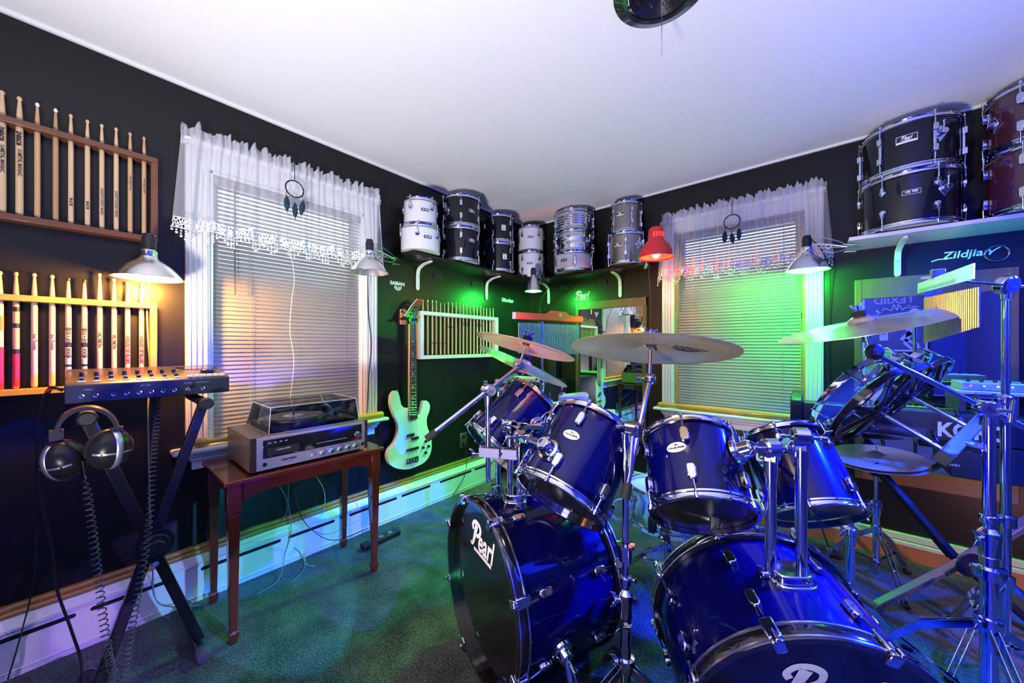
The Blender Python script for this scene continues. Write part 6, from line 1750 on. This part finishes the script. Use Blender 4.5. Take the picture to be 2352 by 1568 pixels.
# ================================================================ KEYBOARDS
KY0, KY1 = -.476, -.16
kx0 = W(1815, 930, 'Y', KY0).x
kz1 = W(1815, 922, 'Y', KY0).z; kz0 = W(2251, 1022, 'Y', KY0).z
kb = thing('synthesizer_keyboard', 'black synthesizer keyboard with large pale lettering on its back panel', 'keyboard', V((kx0 + .6, (KY0 + KY1) / 2, kz0)))
mkb = mat('black_keyboard_shell', (.012, .012, .015), .38, coat=.15)
obj('end_block', MB().prism([(KY0, kz0 + .03), (KY0 + .01, kz0 + .01), (KY1, kz0 + .01), (KY1, kz1 + .035), (KY0 + .05, kz1 + .030), (KY0, kz1 + .008)], Matrix(((0, 0, 1, kx0), (1, 0, 0, 0), (0, 1, 0, 0), (0, 0, 0, 1))), .050), mkb, kb, bev=.006)
obj('case', MB().prism([(KY0 + .005, kz0), (KY1 - .005, kz0), (KY1 - .005, kz0 + .05), (KY0 + .17, kz1 - .03), (KY0 + .13, kz1), (KY0 + .005, kz1)], Matrix(((0, 0, 1, kx0 + .051), (1, 0, 0, 0), (0, 1, 0, 0), (0, 0, 0, 1))), XR - .12 - kx0 - .051), mkb, kb, bev=.004)
def kf(px, py, off=.0):
    c = W(px, py, 'Y', KY0 + .004); M = Matrix((V((1, 0, 0)), V((0, 0, 1)), V((0, -1, 0)))).transposed().to_4x4(); M.translation = c; return M
# big lettering: K O R G
Mk = kf(2210, 1000); hgt = (W(2160, 977, 'Y', KY0).z - W(2160, 1007, 'Y', KY0).z) * 1.22
Mk.translation.z = (kz0 + kz1) / 2 - .012
Mk.translation.x = W(2152, 990, 'Y', KY0).x
obj('lettering', textmb('KORG', hgt * 1.22, Mk, .0030, align='LEFT', sx=.80), mat('pale_logo', (.55, .55, .62), .5), kb)
M_ = kf(2062, 985); p_ = obj('warning_print', rectmb(M_, .17, .035).add(rectmb(M_, .001, .035).v, [(0, 1, 2, 3)]), mat('panel_print_ground', (.03, .03, .034), .5), kb)
M_.translation.y -= .0008; obj('lettering', textmb('WARNING: RISK OF FIRE OR\nELECTRIC SHOCK DO NOT OPEN', .009, M_), mat('pale_print', (.35, .35, .36), .5), p_)
for k in range(36):
    x = kx0 + .09 + k * .0235
    kk = obj('key', MB().bx(x, x + .022, KY0 + .175, KY1 - .004, kz0 + .050, kz0 + .066), mat('ivory_key', (.7, .7, .68), .25), kb, bev=.0015)
    if k % 7 in (0, 1, 3, 4, 5): obj('key', MB().bx(x + .016, x + .028, KY0 + .175, KY1 - .06, kz0 + .062, kz0 + .078), black_plastic, kb, bev=.0015)
# lower black cabinet
lc = thing('keyboard_amplifier', 'black cabinet below the lettered keyboard, small print on its front', 'cabinet', V((2.95, -.3, .6)))
lz0 = W(2253, 1104, 'Y', KY0 + .01).z
obj('cabinet', MB().bx(2.61, XR - .12, KY0 + .01, KY1, lz0, kz0 - .004), mat('black_tolex', (.012, .012, .016), .5, bump=(300, .2, .001)), lc, bev=.004)
M_ = kf(2186, 1068); M_.translation.y = KY0 + .0085; obj('lettering', textmb('PEAVEY', .014, M_), logow, lc)
# board and mixer added at the right end, standing in for mirror reflections
gz = kz1 + .045
sh_ = thing('reflection_board', 'added tan board standing in for a mirror reflection over the right end of the keyboard', 'table', V((3.1, -.3, gz)))
gx0 = W(2195, 893, 'Y', -.40).x; gz = W(2290, 901, 'Y', -.42).z
obj('board', MB().bx(gx0, 3.32, -.42, -.16, gz - .014, gz), wood('tan_board', (.55, .38, .24), .8, .4, 4, (1.5, 10, 10)), sh_, bev=.003)
for x in (gx0 + .02, 3.30): obj('support', MB().bx(x - .01, x + .01, -.40, -.18, kz1 + .001, gz - .014), black_plastic, sh_, bev=.002)
mx_ = thing('mixer', 'added small mixer with coloured lights, standing in for a mirror reflection', 'mixer', V((gx0 + .12, -.3, gz)))
obj('body', MB().bx(gx0 + .02, gx0 + .22, -.38, -.22, gz + .001, gz + .035), mat('silver_mixer', (.4, .4, .43), .35, .6), mx_, bev=.004)
for k in range(5):
    obj('knob', MB().cyl((gx0 + .045 + k * .036, -.385 + .04, gz + .036), (gx0 + .045 + k * .036, -.345, gz + .047), .006, n=12), black_plastic, mx_)
    obj('lamp', MB().sphere((gx0 + .045 + k * .036, -.381, gz + .02), .0035, 8), mat('led_%d' % k, (.1, .1, .1), .3, emit=((1, .1, .05), (.1, 1, .1), (1, .6, .1), (.2, .4, 1), (.1, 1, .5))[k], es=3), mx_)
# keyboard stand (X)
pv = P(2200, 1283, 1.45)
ks = thing('keyboard_stand', 'black folding X stand under the lettered keyboard', 'stand', V((pv.x, pv.y, 0)))
fA = P(2000, 1395, 1.555); fA.z = CARP + .02
uA = P(2062, 1085, 1.60); uA = pv + (uA - pv) * 1.40; uA.z = min(uA.z, lz0 + .0)
fB = V((2 * pv.x - fA.x, 2 * pv.y - fA.y, CARP + .02)); uB = V((2 * pv.x - uA.x + .05, uA.y, uA.z))
off = V((.03, -.03, 0)) * .6
for a, b_, s_, mm in ((uA, fB, 1, dark_metal), (uB, fA, -1, mat('grey_powder_metal', (.16, .16, .16), .35, .5))):
    o_ = RF * .016 * s_
    obj('leg', MB().beam(V(a) + o_, V(pv) + o_, .026, .034, RF).beam(V(pv) + o_, V(b_) + o_, .022, .030, RF), mm, ks, bev=.003)
obj('pivot_plate', MB().prism([(.060 * math.cos(2 * PI * k / 24), .046 * math.sin(2 * PI * k / 24)) for k in range(24)], frame(pv - RF * .040, -RF), .006), dark_metal, ks, bev=.001)
obj('pivot_bolt', MB().lathe([(.013, 0), (.011, .006), (0, .008)], pv - RF * .046, -RF, 18), chrome_s, ks)
for a in (fA, fB): obj('foot_bar', MB().cyl(a - RF * .04 + V((0, 0, 0)), a + RF * .22, .017, n=18), mat('grey_rubber', (.09, .09, .12), .5), ks)
# foot switch on the floor
fs = P(1905, 1250, 1.95); fs.z = CARP
f_ = thing('foot_switch', 'small black foot switch on the carpet behind the right bass drum', 'foot switch', fs)
obj('housing', MB().box(fs + V((0, 0, .012)), (.09, .06, .022)), black_plastic, f_, bev=.006); obj('button', MB().cyl(fs + V((0, 0, .022)), fs + V((0, 0, .034)), .012, n=16), chrome_s, f_)
wire('switch_cable', 'black cable rising from the foot switch', [fs + V((0, 0, .03)), P(1888, 1215, 1.95), P(1870, 1180, 1.98), P(1862, 1100, 2.0)], .003)

# ================================================================ CORNER CABINET + PERCUSSION
cbx = thing('speaker_cabinet', 'black speaker cabinet with a pale top rail in the room corner', 'speaker', V((.34, -.32, 0)))
tz = P(1200, 866, 2.98).z
obj('cabinet', MB().bx(.13, .50, -.48, -.10, CARP + .02, tz - .03), mat('black_tolex'), cbx, bev=.006)
obj('grille', MB().bx(.15, .48, -.488, -.480, CARP + .05, tz - .12), mat('black_grille_cloth', (.02, .02, .022), .9, bump=(700, .6, .001)), cbx, bev=.002)
obj('top_rail', MB().cyl((.12, -.475, tz - .015), (.52, -.475, tz - .015), .024, n=20), mat('green_lit_rail', (.42, .45, .42), .25), cbx)  # rail colour brightened so that it reads as green-lit
for x in (.17, .46): 
    for y in (-.45, -.13): obj('foot', MB().cyl((x, y, CARP), (x, y, CARP + .02), .018, n=12), rubber, cbx)
hc_ = thing('tower_speaker', 'slim black speaker tower standing left of the narrow mirror', 'speaker', V((.585, -.17, 0)))
tx = W(1272, 900, 'Y', -.12).x
obj('cabinet', MB().bx(tx - .085, tx + .0, -.095, -.02, CARP, 1.03), mat('black_tolex'), hc_, bev=.004)
obj('trim_strip', MB().bx(tx - .045, tx - .040, -.203, -.200, .08, .93), mat('grey_strip', (.3, .3, .32), .3, .8), hc_)
# percussion table with cowbells
pt = P(1325, 945, 2.02)
pcs = pole_stand('percussion_table', 'small pale topped percussion table on a chrome stand behind the left toms', V((pt.x, pt.y, 0)), pt.z - .012, .30, zmid=.5, r1=.012, r2=.010, a0=.5, foot=.15)
obj('tabletop', MB().box(V((pt.x, pt.y, pt.z - .006)), (.42, .26, .012), Matrix.Rotation(.45, 3, 'Z')), mat('pale_table_felt', (.55, .58, .54), .6), pcs, bev=.003)
zt_ = pt.z
def cowbell(label, c, d, L, h0, w0, h1, w1, m):
    d = V(d).normalized(); s = d.cross(V((0, 0, 1))).normalized(); u = s.cross(d)
    t = thing('cowbell', label, 'cowbell', c); mb = MB(); rings = []
    n = 20
    for k in range(6):
        f = k / 5; hh, ww = h0 + (h1 - h0) * f, w0 + (w1 - w0) * f
        for i in range(n):
            a = 2 * PI * i / n; ca, sa = math.cos(a), math.sin(a)
            mb.v.append(c + d * L * f + s * (ww / 2 * math.copysign(abs(ca) ** .5, ca)) + u * (hh / 2 * math.copysign(abs(sa) ** .5, sa)))
    for k in range(5):
        for i in range(n): mb.f.append((k * n + i, k * n + (i + 1) % n, (k + 1) * n + (i + 1) % n, (k + 1) * n + i))
    mb.f.append(tuple(range(n)))
    obj('bell', mb, m, t, solid=.0018)
    r_ = c + d * L * .10; obj('support_rod', MB().cyl(r_ - u * h0 * .4, V((r_.x, r_.y, zt_)), .005, n=10), chrome, t)
    b_ = c + d * L * .10 + u * h0 * .5
    obj('mount_clamp', MB().box(b_ + u * .006, (.024, .024, .014)).cyl(b_, b_ + u * .045, .005, n=10).cyl(b_ + u * .044 - s * .012, b_ + u * .044 + s * .012, .005, n=8), chrome, t, bev=.001)
mcow = mat('green_lit_steel', (.55, .58, .55), .35, .5)
zt_ = pt.z
def onp(px, dep, h): 
    p_ = P(px, 930, dep); p_.z = zt_ + h; return p_
cowbell('larger cowbell, its open mouth facing right, on the percussion table', onp(1285, 1.98, .080), RX + RF * .1, .150, .040, .060, .066, .100, mcow)
cowbell('smaller cowbell lying left of the larger one on the percussion table', onp(1258, 1.92, .056), RX * 1 - RF * .35, .105, .026, .040, .040, .062, mcow)
# ================================================================ LIGHTS / CAMERA
def light(kind, name, loc, energy, col, size=.3, target=None, spot=None, blend=.3, sy=None, spread=None):
    L = bpy.data.lights.new(name, kind); L.energy = energy; L.color = col
    if kind == 'AREA':
        L.shape = 'RECTANGLE'; L.size = size; L.size_y = sy or size
        if spread: L.spread = spread
    else: L.shadow_soft_size = size
    if kind == 'SPOT': L.spot_size = spot; L.spot_blend = blend
    o = bpy.data.objects.new(name, L); COL.objects.link(o); o.location = loc
    if target is not None: o.rotation_euler = (V(target) - V(loc)).to_track_quat('-Z', 'Y').to_euler()
    return o
w = bpy.data.worlds.new('World'); S.world = w; w.use_nodes = True
bg = w.node_tree.nodes['Background']; bg.inputs[0].default_value = (.80, .90, 1, 1); bg.inputs[1].default_value = 2.4
light('AREA', 'daylight', (-.55, (w1a + w1b) / 2, 1.7), 6, (.80, .90, 1), 1.0, target=(1.5, (w1a + w1b) / 2, 1.0), sy=1.4)
light('AREA', 'daylight', ((w2a + w2b) / 2, .55, 1.7), 6, (.85, .92, 1), 1.0, target=((w2a + w2b) / 2, -1.5, 1.0), sy=1.4)
light('SPOT', 'ceiling_wash', (1.75, -3.35, .5), 305, (1, .95, .97), .12, target=(1.5, -2.0, CEIL), spot=2.3, blend=.8)
light('SPOT', 'ceiling_blue', (2.35, -3.1, .7), 170, (.10, .16, 1), .1, target=(3.3, -1.0, CEIL), spot=1.1, blend=.9)
light('AREA', 'room_fill', (1.6, -3.7, 1.9), 3, (.95, .95, 1), .6, target=(1.3, -1.2, .8), sy=.5)
light('AREA', 'blue_streak_fill', (3.50, -1.25, 1.45), 40, (.008, .02, 1), .7, target=(1.6, -1.7, .5), sy=1.1)  # added unseen area light, gives chrome and shells their blue streaks
light('SPOT', 'blue_stage_lamp', (2.957, -.654, 1.52), 1500, (.004, .012, 1), .035, target=(1.85, -1.80, .40), spot=1.2, blend=.4)
light('SPOT', 'blue_stage_lamp', (3.30, -.95, 1.85), 520, (.006, .07, 1), .04, target=(2.7, -.8, .0), spot=1.5, blend=.5)
light('SPOT', 'red_cymbal_fill', (1.90, -2.75, .60), 150, (1, .035, .015), .02, target=(1.27, -1.68, 1.13), spot=.32, blend=.4)  # added unseen spot that reddens the left cymbals from below
light('SPOT', 'blue_stage_lamp', (2.3, -3.2, 1.5), 800, (.002, .012, 1), .06, target=(3.35, 0, 1.15), spot=.62, blend=.5)
light('SPOT', 'blue_backwash', (2.3, -1.0, 2.1), 900, (.004, .02, 1), .08, target=(3.4, -3.9, 1.0), spot=1.5, blend=.6)
light('SPOT', 'green_lamp', (.75, -.62, 1.55), 110, (.02, 1, .12), .04, target=(.5, -1.5, 0), spot=1.35, blend=.6)
light('SPOT', 'warm_baseboard_fill', (3.25, -1.3, .25), 26, (1, .50, .38), .03, target=(2.55, 0, .07), spot=1.0, blend=.8)  # added unseen low spot to brighten the orange baseboard
PL = (1.50, -2.30, .30)
light('SPOT', 'party_lamp', PL, 5, (.42, .18, 1), .008, target=(.49, -2.2, .68), spot=.22, blend=.4)
for col, e, ty, cone, bl_ in (((.45, .18, 1), 26, -3.00, .16, .05), ((.30, .16, 1), 30, -2.62, .20, .08), ((1, .85, .25), 10, -2.83, .05, .1), ((.05, .55, 1), 40, -2.25, .30, .05), ((.16, .16, 1), 42, -1.85, .26, .05), ((.35, .30, 1), 34, -1.50, .20, .1), ((.9, .9, .8), 10, -3.25, .2, .4), ((.15, 1, .5), 26, -1.15, .3, .3)):
    light('SPOT', 'party_lamp', PL, e, col, .008, target=(.07, ty, .10), spot=cone * 1.9, blend=bl_)
cam = bpy.data.cameras.new('camera'); co = bpy.data.objects.new('camera', cam); COL.objects.link(co)
cam.sensor_width = 36; cam.sensor_fit = 'HORIZONTAL'; cam.lens = F / 2352 * 36; cam.shift_y = (CY - 784) / 2352; cam.clip_start = .01
co.location = CAM; co.rotation_euler = (PI / 2, 0, math.atan2(-RF.x, RF.y))
S.camera = co
S.view_settings.view_transform = 'Standard'; S.view_settings.look = 'None'; S.view_settings.exposure = 0; S.view_settings.gamma = 1
S.cycles.use_denoising = True; S.cycles.max_bounces = 8; S.cycles.transparent_max_bounces = 24; S.cycles.sample_clamp_indirect = 6
S.cycles.caustics_reflective = False; S.cycles.caustics_refractive = False
